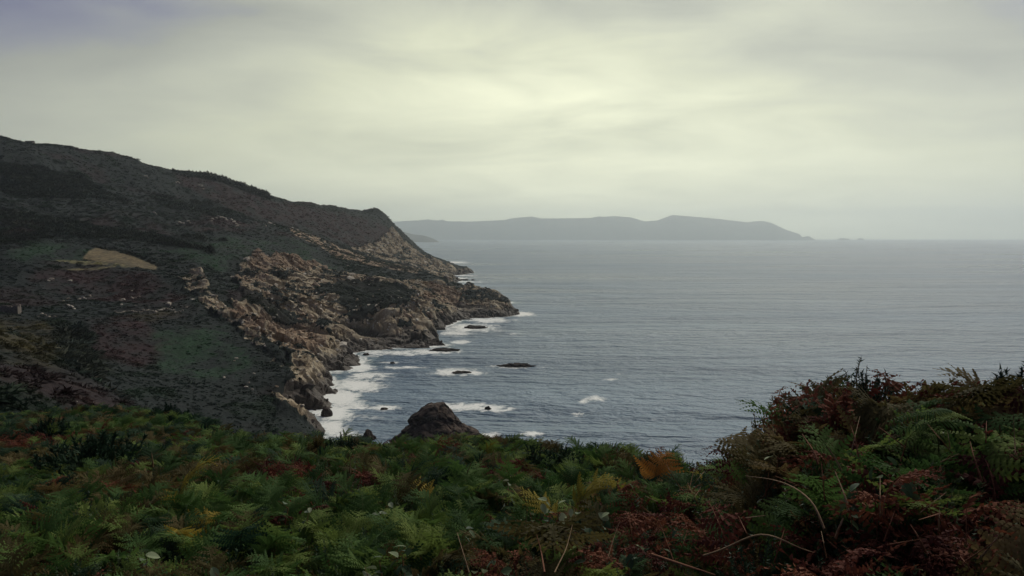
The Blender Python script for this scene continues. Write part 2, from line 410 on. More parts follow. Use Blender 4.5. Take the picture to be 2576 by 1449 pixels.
    soil = np.clip(M['soil'] * sstep(-0.55, 0.05, nB + 0.6 * nC), 0, 1)
    wet = sstep(12.5, 6.0, z + 7.0 * nB + 2.0 * nC)
    col = col * (1 + 0.4 * nC[..., None]) * (0.52 + 0.42 * np.maximum(M['field'], M['track']))[..., None]
    keep = (z > -6).ravel()
    f = grid_faces(*X.shape, keep=keep)
    Vf, f, colf, baref, soilf, wetf, tone = compact(V.reshape(-1, 3), f, col.reshape(-1, 3), bare.ravel(), soil.ravel(), wet.ravel(), big.ravel())
    me = mesh_np('hillside', Vf, f)
    me.polygons.foreach_set('use_smooth', baref[f].mean(axis=1) < 0.5)
    attr(me, 'ground_col', 'FLOAT_COLOR', np.hstack([np.clip(colf, 0.004, 1), np.ones((len(colf), 1))]))
    for nm, a in (('bare', baref), ('soil', soilf), ('wet', wetf), ('tone', tone)): attr(me, nm, 'FLOAT', a)
    info = dict(V=V, N=N, rock=rock, bare=bare, soil=soil, wet=wet, slope=slope, M=M, col=col, X=X, Y=Y, z=z, nB=nB, az=az, r=r)
    return me, info

def hill_material():
    m, t = material('hillside_ground')
    at = lambda nm: t.n('ShaderNodeAttribute', attribute_name=nm)
    pos = t.n('ShaderNodeNewGeometry').outputs['Position']
    n1 = t.noise(pos, 0.55, 5, 0.65); n2 = t.noise(pos, 0.11, 5, 0.6); n3 = t.noise(pos, 1.9, 3, 0.6)
    veg = t.mix(1.0, at('ground_col').outputs['Color'], t.ramp(n1, [(0.25, (0.45, 0.48, 0.5)), (0.5, (1, 1, 1)), (0.75, (1.75, 1.65, 1.45))]), 'MULTIPLY')
    tone = at('tone').outputs['Fac']
    rk = t.ramp(t.m('ADD', t.m('MULTIPLY', n2, 0.75), t.m('MULTIPLY', tone, 0.35)), [(0.32, (0.10, 0.072, 0.048)), (0.46, (0.28, 0.22, 0.145)), (0.60, (0.43, 0.36, 0.255)), (0.80, (0.55, 0.50, 0.40))])
    rk = t.mix(1.0, rk, t.ramp(n3, [(0.3, (0.75, 0.75, 0.75)), (0.55, (1, 1, 1)), (0.75, (1.12, 1.12, 1.12))]), 'MULTIPLY')
    rk = t.mix(t.m('MULTIPLY', at('soil').outputs['Fac'], 0.5), rk, t.ramp(n1, [(0.3, (0.15, 0.080, 0.050)), (0.7, (0.30, 0.18, 0.12))]))
    rk = t.mix(t.m('MULTIPLY', at('wet').outputs['Fac'], 0.9), rk, t.ramp(n1, [(0.3, (0.018, 0.015, 0.015)), (0.75, (0.06, 0.045, 0.04))]))
    bf = t.m('MAXIMUM', at('bare').outputs['Fac'], t.m('MULTIPLY', at('soil').outputs['Fac'], 0.85))
    bf = t.ss(t.m('ADD', bf, t.m('MULTIPLY', t.m('SUBTRACT', n1, 0.5), 1.1)), 0.40, 0.60)
    colr = t.mix(bf, veg, rk)
    bh = t.m('ADD', t.m('MULTIPLY', n1, 1.2), t.m('MULTIPLY', n3, 0.5))
    bp = t.n('ShaderNodeBump', ins={'Strength': 0.8, 'Distance': 0.6, 'Height': bh})
    b = t.n('ShaderNodeBsdfPrincipled', ins={'Base Color': colr, 'Roughness': t.m('SUBTRACT', 0.95, t.m('MULTIPLY', at('wet').outputs['Fac'], t.m('MULTIPLY', bf, 0.4))), 'Normal': bp.outputs[0], 'Specular IOR Level': 0.2})
    t.n('ShaderNodeOutputMaterial', ins={0: b.outputs[0]})
    return m
hill_me, HI = build_hill()
hill_me.materials.append(hill_material())
hillside = link('hillside', hill_me, kind='structure')

# nearest-vertex look-up on the displaced hillside
def hill_uv(x, y):
    a = math.atan2(x, y); i = int(np.clip(np.searchsorted(HI['az'], a), 1, len(HI['az']) - 2)); j = int(np.clip(np.searchsorted(HI['r'], y), 1, len(HI['r']) - 2))
    return j, i
def hill_at(x, y):
    j, i = hill_uv(x, y); return HI['V'][j, i]

# ------------------------------------------------------------------ the sea
ROCKS = [  # px, base py, width px, height px, kind
 (1195, 826, 44, 12, 'reef'), (1118, 882, 56, 10, 'reef'), (1300, 922, 70, 13, 'long'), (1162, 938, 36, 9, 'reef'), (988, 914, 10, 4, 'dot'), (1227, 1030, 14, 9, 'dot'), (966, 1030, 16, 6, 'dot'),
 (822, 1046, 26, 27, 'ball'), (1127, 663, 11, 7, 'dot'), (1132, 684, 16, 9, 'dot'), (1152, 692, 8, 4, 'dot'), (1165, 705, 26, 5, 'reef'), (1190, 705, 9, 3, 'dot'), (921, 893, 14, 6, 'dot'), (893, 919, 12, 5, 'dot'), (902, 884, 20, 8, 'dot'),
 (1104, 829, 26, 8, 'reef'), (928, 1105, 40, 24, 'crag')]
BLOBS = [  # foam: px, py, rx, ry, strength
 (1310, 790, 34, 6, 1.2), (1230, 805, 60, 7, 0.95), (1180, 824, 70, 11, 1.0), (1140, 838, 45, 7, 0.85), (1250, 832, 50, 5, 0.45), (1290, 840, 18, 3, 0.6),
 (1160, 861, 30, 5, 0.8), (1090, 884, 75, 7, 1.0), (1010, 888, 80, 7, 0.85), (930, 890, 40, 8, 0.8), (900, 925, 40, 12, 1.1), (925, 945, 50, 10, 0.95), (900, 970, 65, 14, 1.15), (935, 965, 40, 9, 0.7),
 (860, 1000, 50, 22, 1.25), (845, 1040, 40, 20, 1.3), (835, 1075, 38, 22, 1.1), (895, 1020, 50, 10, 0.85), (965, 1026, 38, 7, 1.05), (905, 1050, 60, 8, 0.55), (870, 1090, 50, 9, 0.6),
 (985, 912, 40, 3, 0.75), (1010, 925, 60, 4, 0.8), (960, 940, 50, 3, 0.7), (1150, 936, 60, 9, 1.05), (1180, 938, 40, 4, 0.9), (1300, 921, 58, 6, 0.85), (1170, 1024, 80, 9, 1.1), (1225, 1027, 55, 9, 1.0), (1120, 1017, 30, 5, 0.8),
 (1470, 1010, 16, 7, 0.75), (1498, 1003, 26, 8, 0.85), (1455, 1042, 18, 6, 0.6), (1535, 955, 20, 4, 0.55), (1560, 940, 16, 3, 0.5), (1335, 1090, 28, 8, 0.75), (1225, 1095, 34, 8, 0.8), (1640, 1055, 26, 4, 0.45),
 (1140, 660, 40, 2.2, 1.1), (1150, 683, 40, 3, 1.1), (1165, 693, 35, 2, 0.8), (1150, 700, 30, 2.5, 0.9), (1175, 709, 40, 2, 0.8), (1140, 715, 30, 3, 1.0), (1145, 727, 30, 2, 0.6), (1210, 710, 40, 1.4, 0.5)]
def build_sea():
    az = np.concatenate([np.linspace(R(-58), R(-16), 70)[:-1], np.linspace(R(-16), R(14), 240)[:-1], np.linspace(R(14), R(58), 100)])
    r = np.concatenate([np.linspace(120, 420, 170)[:-1], np.linspace(420, 1000, 210)[:-1], np.linspace(1000, 2200, 150)[:-1], np.geomspace(2200, 33000, 110)])
    A, D = np.meshgrid(az, r)
    X = np.tan(A) * D; Y = D
    foam = np.zeros(X.shape)
    for (px, py, rx, ry, s) in BLOBS:
        c = on_sea(px, py); a = on_sea(px, py - ry); b = on_sea(px, py + ry)
        sx = rx * c[1] / FOC; sy = (a[1] - b[1]) / 2
        e = ((X - c[0] * Y / c[1]) / sx) ** 2 + ((Y - c[1]) / sy) ** 2
        foam = np.maximum(foam, s * np.exp(-0.8 * e))
    near = np.zeros(X.shape)
    sel = (D < 2300)
    zb = np.full(X.shape, -50.0); zb[sel] = f_base(X[sel], Y[sel])
    foam = np.maximum(foam, 0.75 * np.exp(-np.clip(-zb, 0, 99) / 1.6))
    near = np.maximum(blur(foam, 8) * 0.9, np.exp(-np.clip(-zb, 0, 99) / 6.0) * 0.7)
    # swell
    z = np.where(D < 3000, 0.35 * fbm(X / 23, Y / 14, X * 0 + 4, 3), 0.0)
    f = grid_faces(*X.shape)
    me = mesh_np('sea', np.stack([X, Y, z], -1).reshape(-1, 3), f)
    attr(me, 'foam', 'FLOAT', foam.ravel()); attr(me, 'near', 'FLOAT', np.clip(near, 0, 1).ravel())
    return me
def sea_material():
    m, t = material('sea_water')
    pos = t.n('ShaderNodeNewGeometry').outputs['Position']
    foam = t.n('ShaderNodeAttribute', attribute_name='foam').outputs['Fac']
    near = t.n('ShaderNodeAttribute', attribute_name='near').outputs['Fac']
    pw = t.vm('MULTIPLY', pos, (0.55, 1.0, 1.0))
    w1 = t.noise(pw, 0.11, 4, 0.6, 0.3); w2 = t.noise(pw, 0.42, 3, 0.6); w3 = t.noise(t.vm('MULTIPLY', pos, (0.22, 1.0, 1.0)), 0.012, 4, 0.6, 0.6)
    big = t.noise(t.vm('MULTIPLY', pos, (0.3, 1.0, 1.0)), 0.0035, 3, 0.55, 0.4)
    fn = t.noise(t.vm('MULTIPLY', pos, (0.7, 0.55, 1.0)), 0.16, 6, 0.68, 1.2)
    fs = t.m('ADD', foam, t.m('MULTIPLY', t.m('SUBTRACT', fn, 0.5), 2.1))
    fl = t.noise(t.vm('MULTIPLY', pos, (0.45, 1.0, 1.0)), 0.55, 4, 0.7, 2.0)
    ff = t.m('MULTIPLY', t.ss(fs, 0.30, 0.75), t.m('MAXIMUM', t.ss(fs, 0.60, 1.0), t.ss(fl, 0.34, 0.52)))
    ff = t.m('MULTIPLY', ff, t.ss(foam, 0.05, 0.3))
    cap = t.m('MULTIPLY', t.ss(t.noise(t.vm('MULTIPLY', pos, (0.5, 1.0, 1.0)), 0.075, 3, 0.55, 0.3), 0.735, 0.79), t.ss(w3, 0.45, 0.62))
    ff = t.m('MAXIMUM', ff, t.m('MULTIPLY', cap, 0.75))
    deep = t.mix(t.ss(w3, 0.3, 0.7), (0.080, 0.138, 0.215, 1), (0.125, 0.192, 0.275, 1))
    deep = t.mix(1.0, deep, t.ramp(big, [(0.35, (0.72, 0.75, 0.8)), (0.65, (1.2, 1.18, 1.12))]), 'MULTIPLY')
    deep = t.mix(t.ss(t.m('ADD', near, t.m('MULTIPLY', t.m('SUBTRACT', fn, 0.5), 0.6)), 0.25, 0.95), deep, (0.10, 0.185, 0.19, 1))
    h = t.m('ADD', t.m('ADD', t.m('MULTIPLY', w1, 6.5), t.m('MULTIPLY', w2, 1.7)), t.m('MULTIPLY', w3, 30.0))
    bp = t.n('ShaderNodeBump', ins={'Strength': 1.0, 'Distance': 1.0, 'Height': h})
    water = t.n('ShaderNodeBsdfPrincipled', ins={'Base Color': deep, 'Roughness': t.ss(big, 0.3, 0.7, 0.26, 0.4), 'IOR': 1.333, 'Specular Tint': (0.78, 0.90, 1.0, 1), 'Normal': bp.outputs[0]})
    bp2 = t.n('ShaderNodeBump', ins={'Strength': 0.5, 'Distance': 0.6, 'Height': fn})
    fm = t.n('ShaderNodeBsdfPrincipled', ins={'Base Color': (0.86, 0.88, 0.85, 1), 'Roughness': 0.8, 'Normal': bp2.outputs[0]})
    mx = t.n('ShaderNodeMixShader', ins={0: ff, 1: water.outputs[0], 2: fm.outputs[0]})
    t.n('ShaderNodeOutputMaterial', ins={0: mx.outputs[0]})
    return m
sea_me = build_sea(); sea_me.materials.append(sea_material())
sea = link('sea', sea_me, kind='structure')

# ------------------------------------------------------------------ far coast
FAR = [(960, 560), (994, 557), (1050, 554), (1076, 551), (1101, 554), (1112, 551.5), (1125, 556), (1181, 557), (1270, 553), (1284, 549), (1337, 544), (1362, 549), (1480, 548), (1543, 543), (1587, 546),
       (1623, 557), (1654, 554), (1692, 540), (1797, 549), (1882, 559), (1890, 557), (1918, 555), (1940, 560), (1976, 577), (2012, 589), (2018, 596), (2034, 593), (2054, 604.5)]
def simple_mat(name, c0, c1, scale, rough=0.95):
    m, t = material(name)
    pos = t.n('ShaderNodeNewGeometry').outputs['Position']
    b = t.n('ShaderNodeBsdfPrincipled', ins={'Base Color': t.ramp(t.noise(pos, scale, 5, 0.6), [(0.3, c0), (0.7, c1)]), 'Roughness': rough, 'Specular IOR Level': 0.2})
    t.n('ShaderNodeOutputMaterial', ins={0: b.outputs[0]})
    return m
far_mat = simple_mat('far_land', (0.035, 0.045, 0.03), (0.10, 0.085, 0.065), 0.004)
def far_land(name, pts, Yfun, depth, n=420, nd=46):
    px = np.linspace(pts[0][0], pts[-1][0], n); py = np.interp(px, [p[0] for p in pts], [p[1] for p in pts])
    crest = np.array([P(a, b, Yfun(a)) for a, b in zip(px, py)])
    t = np.linspace(0, 1, nd)
    X = np.empty((nd, n)); Y = np.empty((nd, n)); Z = np.empty((nd, n))
    for k, tt in enumerate(t):                      # from the foot on this side over the crest to the far side
        yy = crest[:, 1] + (tt - 0.42) * depth
        prof = np.where(tt < 0.42, (tt / 0.42) ** 0.62, ((1 - tt) / 0.58) ** 0.8)
        X[k] = crest[:, 0] * yy / crest[:, 1]; Y[k] = yy; Z[k] = crest[:, 2] * prof
    bump = fbm(X / 700, Y / 700, X * 0 + 1, 4) + 0.5 * fbm(X / 1500, Y / 500, X * 0 + 9, 3, ridged=True)
    env = np.where(t < 0.42, np.sin(np.clip(t / 0.42, 0, 1) * math.pi), 0)[:, None]
    Z = Z * (1 + 0.35 * bump * env) - 3
    me = mesh_np(name, np.stack([X, Y, Z], -1).reshape(-1, 3), grid_faces(nd, n)[:, ::-1].copy(), mat=far_mat)
    return link(name, me, kind='structure')
far_land('far_headland', FAR, lambda a: np.interp(a, [960, 1400, 2050], [29500, 27000, 24500]), 4200)
far_land('far_point', [(985, 574), (1039, 589), (1060, 591), (1075, 594.5), (1090, 600), (1100, 605), (1106, 609)], lambda a: 14000.0, 1900, n=80, nd=30)

# ------------------------------------------------------------------ rocks
def rock_mat(name, dark, mid, light, scale):
    m, t = material(name)
    tc = t.n('ShaderNodeTexCoord').outputs['Object']
    oi = t.n('ShaderNodeObjectInfo').outputs['Random']
    pos = t.n('ShaderNodeNewGeometry').outputs['Position']
    n1 = t.noise(pos, scale, 6, 0.65, 0.4)
    v = t.m('ADD', n1, t.m('MULTIPLY', t.m('SUBTRACT', oi, 0.5), 0.35))
    b2 = t.n('ShaderNodeBump', ins={'Strength': 0.8, 'Distance': 0.5 / scale * 0.4, 'Height': n1})
    b = t.n('ShaderNodeBsdfPrincipled', ins={'Base Color': t.ramp(v, [(0.25, dark), (0.5, mid), (0.75, light)]), 'Roughness': 0.9, 'Specular IOR Level': 0.25, 'Normal': b2.outputs[0]})
    t.n('ShaderNodeOutputMaterial', ins={0: b.outputs[0]})
    return m
M_pale = rock_mat('pale_granite', (0.24, 0.20, 0.16), (0.40, 0.355, 0.295), (0.54, 0.50, 0.43), 0.5)
M_tan = rock_mat('tan_rock', (0.15, 0.10, 0.07), (0.28, 0.205, 0.145), (0.40, 0.315, 0.235), 0.4)
M_wet = rock_mat('wet_rock', (0.016, 0.014, 0.014), (0.038, 0.030, 0.028), (0.085, 0.066, 0.055), 0.5)
M_stack = rock_mat('stack_rock', (0.015, 0.012, 0.012), (0.045, 0.034, 0.029), (0.11, 0.08, 0.062), 0.3)

def hull_rock(name, mat, n=13, sx=1.0, sy=1.0, sz=0.7, seed=0):
    g = np.random.default_rng(seed)
    p = g.normal(size=(n, 3)); p /= np.linalg.norm(p, axis=1)[:, None]; p *= g.uniform(0.75, 1.0, (n, 1)) * np.array([sx, sy, sz])
    bm = bmesh.new()
    for q in p: bm.verts.new(q)
    r = bmesh.ops.convex_hull(bm, input=bm.verts)
    for v in [v for v in bm.verts if not v.link_faces]: bm.verts.remove(v)
    bmesh.ops.recalc_face_normals(bm, faces=bm.faces)
    me = bpy.data.meshes.new(name); bm.to_mesh(me); bm.free(); me.materials.append(mat)
    return me
def lumpy_rock(name, mat, w_, d_, h_, seed, nu=72, nv=40, profile=None, rough=0.22, cell=0.35):
    """a weathered rock standing in the sea: closed dome on a foot that goes under water"""
    u = np.linspace(0, 2 * math.pi, nu, endpoint=False); v = np.linspace(0, 1, nv)
    U, Vv = np.meshgrid(u, v)
    if profile is None: rad = np.sqrt(np.clip(1 - Vv ** 2.2, 0, 1)); hh = Vv
    else: rad = np.interp(Vv, profile[0], profile[1]); hh = Vv
    X = np.cos(U) * rad; Y = np.sin(U) * rad; Z = hh * 1.15 - 0.15
    s = seed * 3.7
    n = fbm(X * 1.6 + s, Y * 1.6, Z * 1.6, 4) ; n2 = fbm(X * 4 + s, Y * 4, Z * 3, 3, ridged=True)
    d1, d2, cr = cells((X / cell + s).ravel(), (Y / cell).ravel(), (Z / cell).ravel())
    cr = cr.reshape(X.shape); jn = sstep(0, 0.18, (d2 - d1)).reshape(X.shape)
    e1, e2, er = cells((X / cell * 2.7 + s).ravel(), (Y / cell * 2.7).ravel(), (Z / cell * 2.2).ravel())
    cr = cr + 0.45 * (er.reshape(X.shape) - 0.5); jn = jn + 0.5 * sstep(0, 0.2, e2 - e1).reshape(X.shape)
    k = 1 + rough * (1.1 * n + 0.5 * (n2 - 0.4) + 0.7 * (cr - 0.5) + 0.3 * jn)
    X = X * k * w_ / 2; Y = Y * k * d_ / 2; Z = np.where(Z > 0, Z * (1 + rough * 0.8 * (n + 0.6 * (cr - 0.5))), Z) * h_
    f = []
    for j in range(nv - 1):
        for i in range(nu):
            f.append((j * nu + i, j * nu + (i + 1) % nu, (j + 1) * nu + (i + 1) % nu, (j + 1) * nu + i))
    me = mesh_np(name, np.stack([X, Y, Z], -1).reshape(-1, 3), np.array(f), smooth=False, mat=mat)
    return me

ROCK_LABEL = {
 0: 'low brown reef breaking the foam beside the headland tip', 1: 'flat dark reef in foam off the dark promontory', 2: 'long low black reef alone in open water',
 3: 'small black reef ringed by a white foam patch', 4: 'tiny dark rock with a thin foam trail in the bay', 5: 'pointed dark rock in the foam behind the big sea stack', 6: 'small dark forked rock on the foam tongue in the bay',
 7: 'round black boulder in the surf at the cliff foot', 8: 'small rock off the farthest cliff, foam around it', 9: 'jagged rock touching the foot of the farthest cliff', 10: 'tiny rock in surf below the farthest cliff',
 11: 'low rock spit reaching from the farthest cliff', 12: 'tiny rock past the end of the low spit', 13: 'small dark rock at the mouth of the inlet', 14: 'small dark rock in the shore surf below the inlet', 15: 'dark rock wedged in the inlet',
 16: 'low brown rock ledge in foam above the dark promontory', 17: 'jagged dark crag in water just behind the bracken crest'}
for i, (px, py, wp, hp, kind) in enumerate(ROCKS):
    c = on_sea(px, py); k = c[1] / FOC
    w_ = wp * k; h_ = hp * k
    if kind == 'long': me = lumpy_rock('sea_rock', M_wet, w_, w_ * 0.4, h_ * 0.75, i, 60, 14, rough=0.55, cell=0.3)
    elif kind == 'reef': me = lumpy_rock('sea_rock', M_wet, w_, w_ * 0.6, h_ * 0.75, i, 48, 12, rough=0.6, cell=0.4)
    elif kind == 'ball': me = lumpy_rock('sea_rock', M_wet, w_ , w_ , h_ * 0.95, i, 40, 18, rough=0.16, profile=((0, 0.3, 0.6, 0.85, 1), (0.85, 1.0, 0.9, 0.55, 0)))
    elif kind == 'crag': me = lumpy_rock('sea_rock', M_stack, w_, w_, h_ * 1.2, i, 40, 22, rough=0.5, profile=((0, 0.3, 0.6, 0.85, 1), (1.0, 0.75, 0.45, 0.2, 0)))
    else: me = lumpy_rock('sea_rock', M_wet, w_, w_ * 0.8, h_, i, 28, 10, rough=0.5)
    link('sea_rock', me, loc=(c[0], c[1], -0.15 * h_ if kind != 'ball' else -0.3), label=ROCK_LABEL[i], category='rock', group='rocks standing in the sea below the cliffs')
# the big stack
c = on_sea(1100, 1122); k = c[1] / FOC
prof = ((0, 0.15, 0.3, 0.5, 0.7, 0.86, 0.95, 1.0), (1.10, 1.02, 0.90, 0.70, 0.50, 0.30, 0.17, 0.0))
stk = lumpy_rock('sea_stack', M_stack, 212 * k, 175 * k, 110 * k, 31, 150, 90, profile=prof, rough=0.21, cell=0.5)
link('sea_stack', stk, loc=(c[0], c[1], 0), label='big dark conical sea stack rising behind the bracken crest', category='rock')
for (px, py, wp, hp, lb) in [(2122, 603.5, 22, 5, 'larger far islet off the tip of the hazy headland'), (2165, 604, 14, 4, 'smaller outermost far islet beyond the hazy headland')]:
    Y = 24500.0; c = P(px, py, Y); k = Y / FOC
    link('islet', lumpy_rock('islet', far_mat, wp * k, wp * k * 0.7, hp * k * 0.8 + 12, int(px), 36, 16, rough=0.5), loc=(c[0], c[1], 0), label=lb, category='islet', group='islets off the far headland')

# ------------------------------------------------------------------ rocks of the cliff: the biggest are pieces of the hillside, the rest one mass
def scatter_gn(name, pts, rots, scs, idx, sources, parent=None, **props):
    me = bpy.data.meshes.new(name); n = len(pts)
    me.vertices.add(n); me.vertices.foreach_set('co', np.asarray(pts, np.float32).ravel())
    attr(me, 'rot', 'FLOAT_VECTOR', rots); attr(me, 'scl', 'FLOAT_VECTOR', scs); attr(me, 'idx', 'INT', idx)
    ng = bpy.data.node_groups.new(name, 'GeometryNodeTree')
    ng.interface.new_socket('Geometry', in_out='INPUT', socket_type='NodeSocketGeometry')
    ng.interface.new_socket('Geometry', in_out='OUTPUT', socket_type='NodeSocketGeometry')
    N = ng.nodes; L = ng.links
    gi = N.new('NodeGroupInput'); go = N.new('NodeGroupOutput'); jn = N.new('GeometryNodeJoinGeometry')
    def na(nm, ty):
        a = N.new('GeometryNodeInputNamedAttribute'); a.data_type = ty; a.inputs['Name'].default_value = nm; return a.outputs['Attribute']
    rt = na('rot', 'FLOAT_VECTOR'); sl = na('scl', 'FLOAT_VECTOR'); ix = na('idx', 'INT')
    er = N.new('FunctionNodeEulerToRotation'); L.new(rt, er.inputs[0])
    for k, so in enumerate(sources):
        oi = N.new('GeometryNodeObjectInfo'); oi.inputs['Object'].default_value = so; oi.inputs['As Instance'].default_value = True
        cm = N.new('FunctionNodeCompare'); cm.data_type = 'INT'; cm.operation = 'EQUAL'; L.new(ix, cm.inputs[2]); cm.inputs[3].default_value = k
        ip = N.new('GeometryNodeInstanceOnPoints')
        L.new(gi.outputs[0], ip.inputs['Points']); L.new(cm.outputs[0], ip.inputs['Selection']); L.new(oi.outputs['Geometry'], ip.inputs['Instance'])
        L.new(er.outputs[0], ip.inputs['Rotation']); L.new(sl, ip.inputs['Scale'])
        L.new(ip.outputs[0], jn.inputs[0])
    L.new(jn.outputs[0], go.inputs[0])
    o = link(name, me, parent=parent, **props)
    md = o.modifiers.new('scatter', 'NODES'); md.node_group = ng
    return o

pale_me = [hull_rock('rock', M_pale, 13, 1.0, 0.85, s, 40 + k) for k, s in enumerate((0.6, 0.75, 0.5, 0.9))]
tan_me = [hull_rock('rock', M_tan, 13, 0.9, 0.8, s, 60 + k) for k, s in enumerate((0.8, 1.0, 1.2, 0.7))]
wet_me = [hull_rock('rock', M_wet, 13, 1.0, 0.9, s, 80 + k) for k, s in enumerate((0.6, 0.8, 0.7))]
def place_cliff_rocks():
    V, N, rock, z, bare, wet, soil = HI['V'], HI['N'], HI['rock'], HI['z'], HI['bare'], HI['wet'], HI['soil']
    Yv = HI['Y']
    # spread evenly over the surface as seen: weight by area
    area = np.abs(np.gradient(HI['X'], axis=1)) * np.abs(np.gradient(HI['Y'], axis=0)) / np.clip(HI['slope'], 0.2, 1)
    ok = (np.maximum(rock, HI['M']['green_gap'] * 0.6) > 0.35) & (z > 0.3) & (HI['X'] > -420)
    wgt = area * ok * (0.35 + 0.65 * bare) * sstep(0.99, 0.85, HI['slope']) * (0.5 + 0.5 * (Yv < 1000))
    wgt = wgt.ravel() / wgt.sum()
    n = 2600
    pick = rng.choice(len(wgt), n, p=wgt, replace=False)
    pos = V.reshape(-1, 3)[pick]; nor = N.reshape(-1, 3)[pick]; zz = pos[:, 2]; ww = wet.ravel()[pick]; so = soil.ravel()[pick]
    size = 1.0 * (1 / np.clip(rng.random(n), 0.02, 1)) ** 0.45 * rng.uniform(0.8, 1.3, n)
    size = np.clip(size, 0.8, 6.0) * (0.7 + 0.3 * (pos[:, 1] / 700))
    size = np.minimum(size, 6.5)
    pos = pos - nor * (size * 0.18)[:, None]
    kind = np.where(ww > 0.5, 2, np.where((so > 0.4) | (rng.random(n) < 0.33), 1, 0))
    order = np.argsort(-size / pos[:, 1])
    yaw = rng.uniform(0, 6.28, n); tilt = rng.normal(0, 0.35, (n, 2))
    for q in order[:300]:
        me = (pale_me, tan_me, wet_me)[kind[q]]; me = me[q % len(me)]
        link('rock', me, parent=hillside, loc=pos[q], rot=(tilt[q, 0], tilt[q, 1], yaw[q]), scale=(float(size[q]), float(size[q]), float(size[q]) * 0.7))
    rest = order[300:]
    # small ones: joined into one part
    allv, allf, mi = [], [], []
    base = 0
    lib = []
    for lst in (pale_me, tan_me, wet_me):
        row = []
        for me in lst:
            v = np.empty(len(me.vertices) * 3, np.float32); me.vertices.foreach_get('co', v)
            row.append((v.reshape(-1, 3), np.array([p.vertices[:] for p in me.polygons])))
        lib.append(row)
    for q in rest:
        row = lib[kind[q]]; v, f = row[q % len(row)]
        Rm = np.array(Euler((tilt[q, 0], tilt[q, 1], yaw[q])).to_matrix())
        allv.append((v * size[q]) @ Rm.T + pos[q]); allf.append(f + base); mi.append(np.full(len(f), kind[q])); base += len(v)
    me = mesh_np('small_rock', np.concatenate(allv), np.concatenate(allf), smooth=False)
    for m_ in (M_pale, M_tan, M_wet): me.materials.append(m_)
    me.polygons.foreach_set('material_index', np.concatenate(mi).astype(np.int32))
    link('small_rock', me, parent=hillside, kind='stuff')
place_cliff_rocks()

# loose boulders on the heath, one by one
CLUST = [
 ('pale boulder in the scatter on the upper heath below the skyline trees', 'boulders on the upper heath', [(366, 446, 9), (372, 449, 6), (447, 451, 10), (442, 450, 6), (500, 460, 6), (506, 463, 9), (511, 470, 7), (387, 528, 11), (393, 531, 7)]),
 ('white granite boulder in the arched outcrop on the brown heath', 'boulders of the arched outcrop', [(544, 549, 9), (550, 545, 11), (557, 545, 13), (564, 546, 11), (570, 549, 10), (535, 556, 8), (532, 560, 6), (583, 549, 9), (588, 553, 11), (594, 557, 8), (597, 563, 11), (602, 560, 6)]),
 ('pale boulder in the low group beside the arched outcrop', 'boulders beside the arched outcrop', [(454, 555, 14), (461, 557, 9), (473, 556, 8), (478, 559, 6), (424, 561, 8), (446, 558, 7)]),
 ('pale boulder above the orange soil ridge', 'boulders above the soil ridge', [(679, 564, 13), (690, 567, 7), (668, 567, 7), (735, 574, 9), (748, 577, 8)]),
 ('weathered boulder on the heather below the tan field', 'boulders below the tan field', [(131, 713, 15), (124, 715, 9), (177, 712, 13), (171, 764, 12), (160, 771, 9), (200, 765, 9), (208, 761, 12), (215, 765, 8), (226, 753, 10), (180, 792, 16), (172, 788, 10), (187, 797, 9), (106, 808, 10), (115, 812, 9), (125, 817, 8), (98, 815, 8), (138, 818, 9), (150, 838, 8)]),
 ('weathered boulder strewn above the ravine wall', 'boulders above the ravine', [(310, 767, 13), (303, 772, 9), (332, 764, 13), (341, 761, 9), (350, 759, 10), (332, 739, 8), (343, 788, 9), (306, 788, 9), (424, 788, 20), (412, 798, 12), (432, 797, 9), (360, 806, 11), (484, 770, 14), (470, 795, 9)]),
 ('small pale stone on the grassy ravine slope', 'stones on the ravine slope', [(164, 978, 7), (193, 994, 7), (596, 943, 10), (590, 948, 7), (565, 996, 9), (626, 1010, 9), (640, 985, 9), (97, 1015, 5), (138, 907, 6), (95, 850, 7), (620, 1020, 11), (635, 1025, 9), (470, 1000, 6)]),
 ('pale stone on the green slope above the cliff', 'stones on the green slope', [(672, 641, 9), (655, 648, 9), (900, 652, 8), (790, 660, 9), (640, 628, 6), (875, 668, 7), (925, 640, 8), (990, 600, 8), (965, 605, 9)]),
]
bould_me = [hull_rock('boulder', M_pale, 15, 1.0, 0.85, s, 140 + k) for k, s in enumerate((0.6, 0.75, 0.5, 0.65, 0.8))]
for lb, grp, pts in CLUST:
    for (px, py, wpx) in pts:
        x, y = hit(px, py, 0.5); p = hill_at(x, y); s = 0.62 * wpx * y / FOC
        link('boulder', random.choice(bould_me), loc=(x, y, p[2] + 0.18 * s), rot=(random.uniform(-.3, .3), random.uniform(-.3, .3), random.uniform(0, 6.28)), scale=(s * random.uniform(.9, 1.2), s, s * random.uniform(.7, 1.0)), label=lb, category='boulder', group=grp)


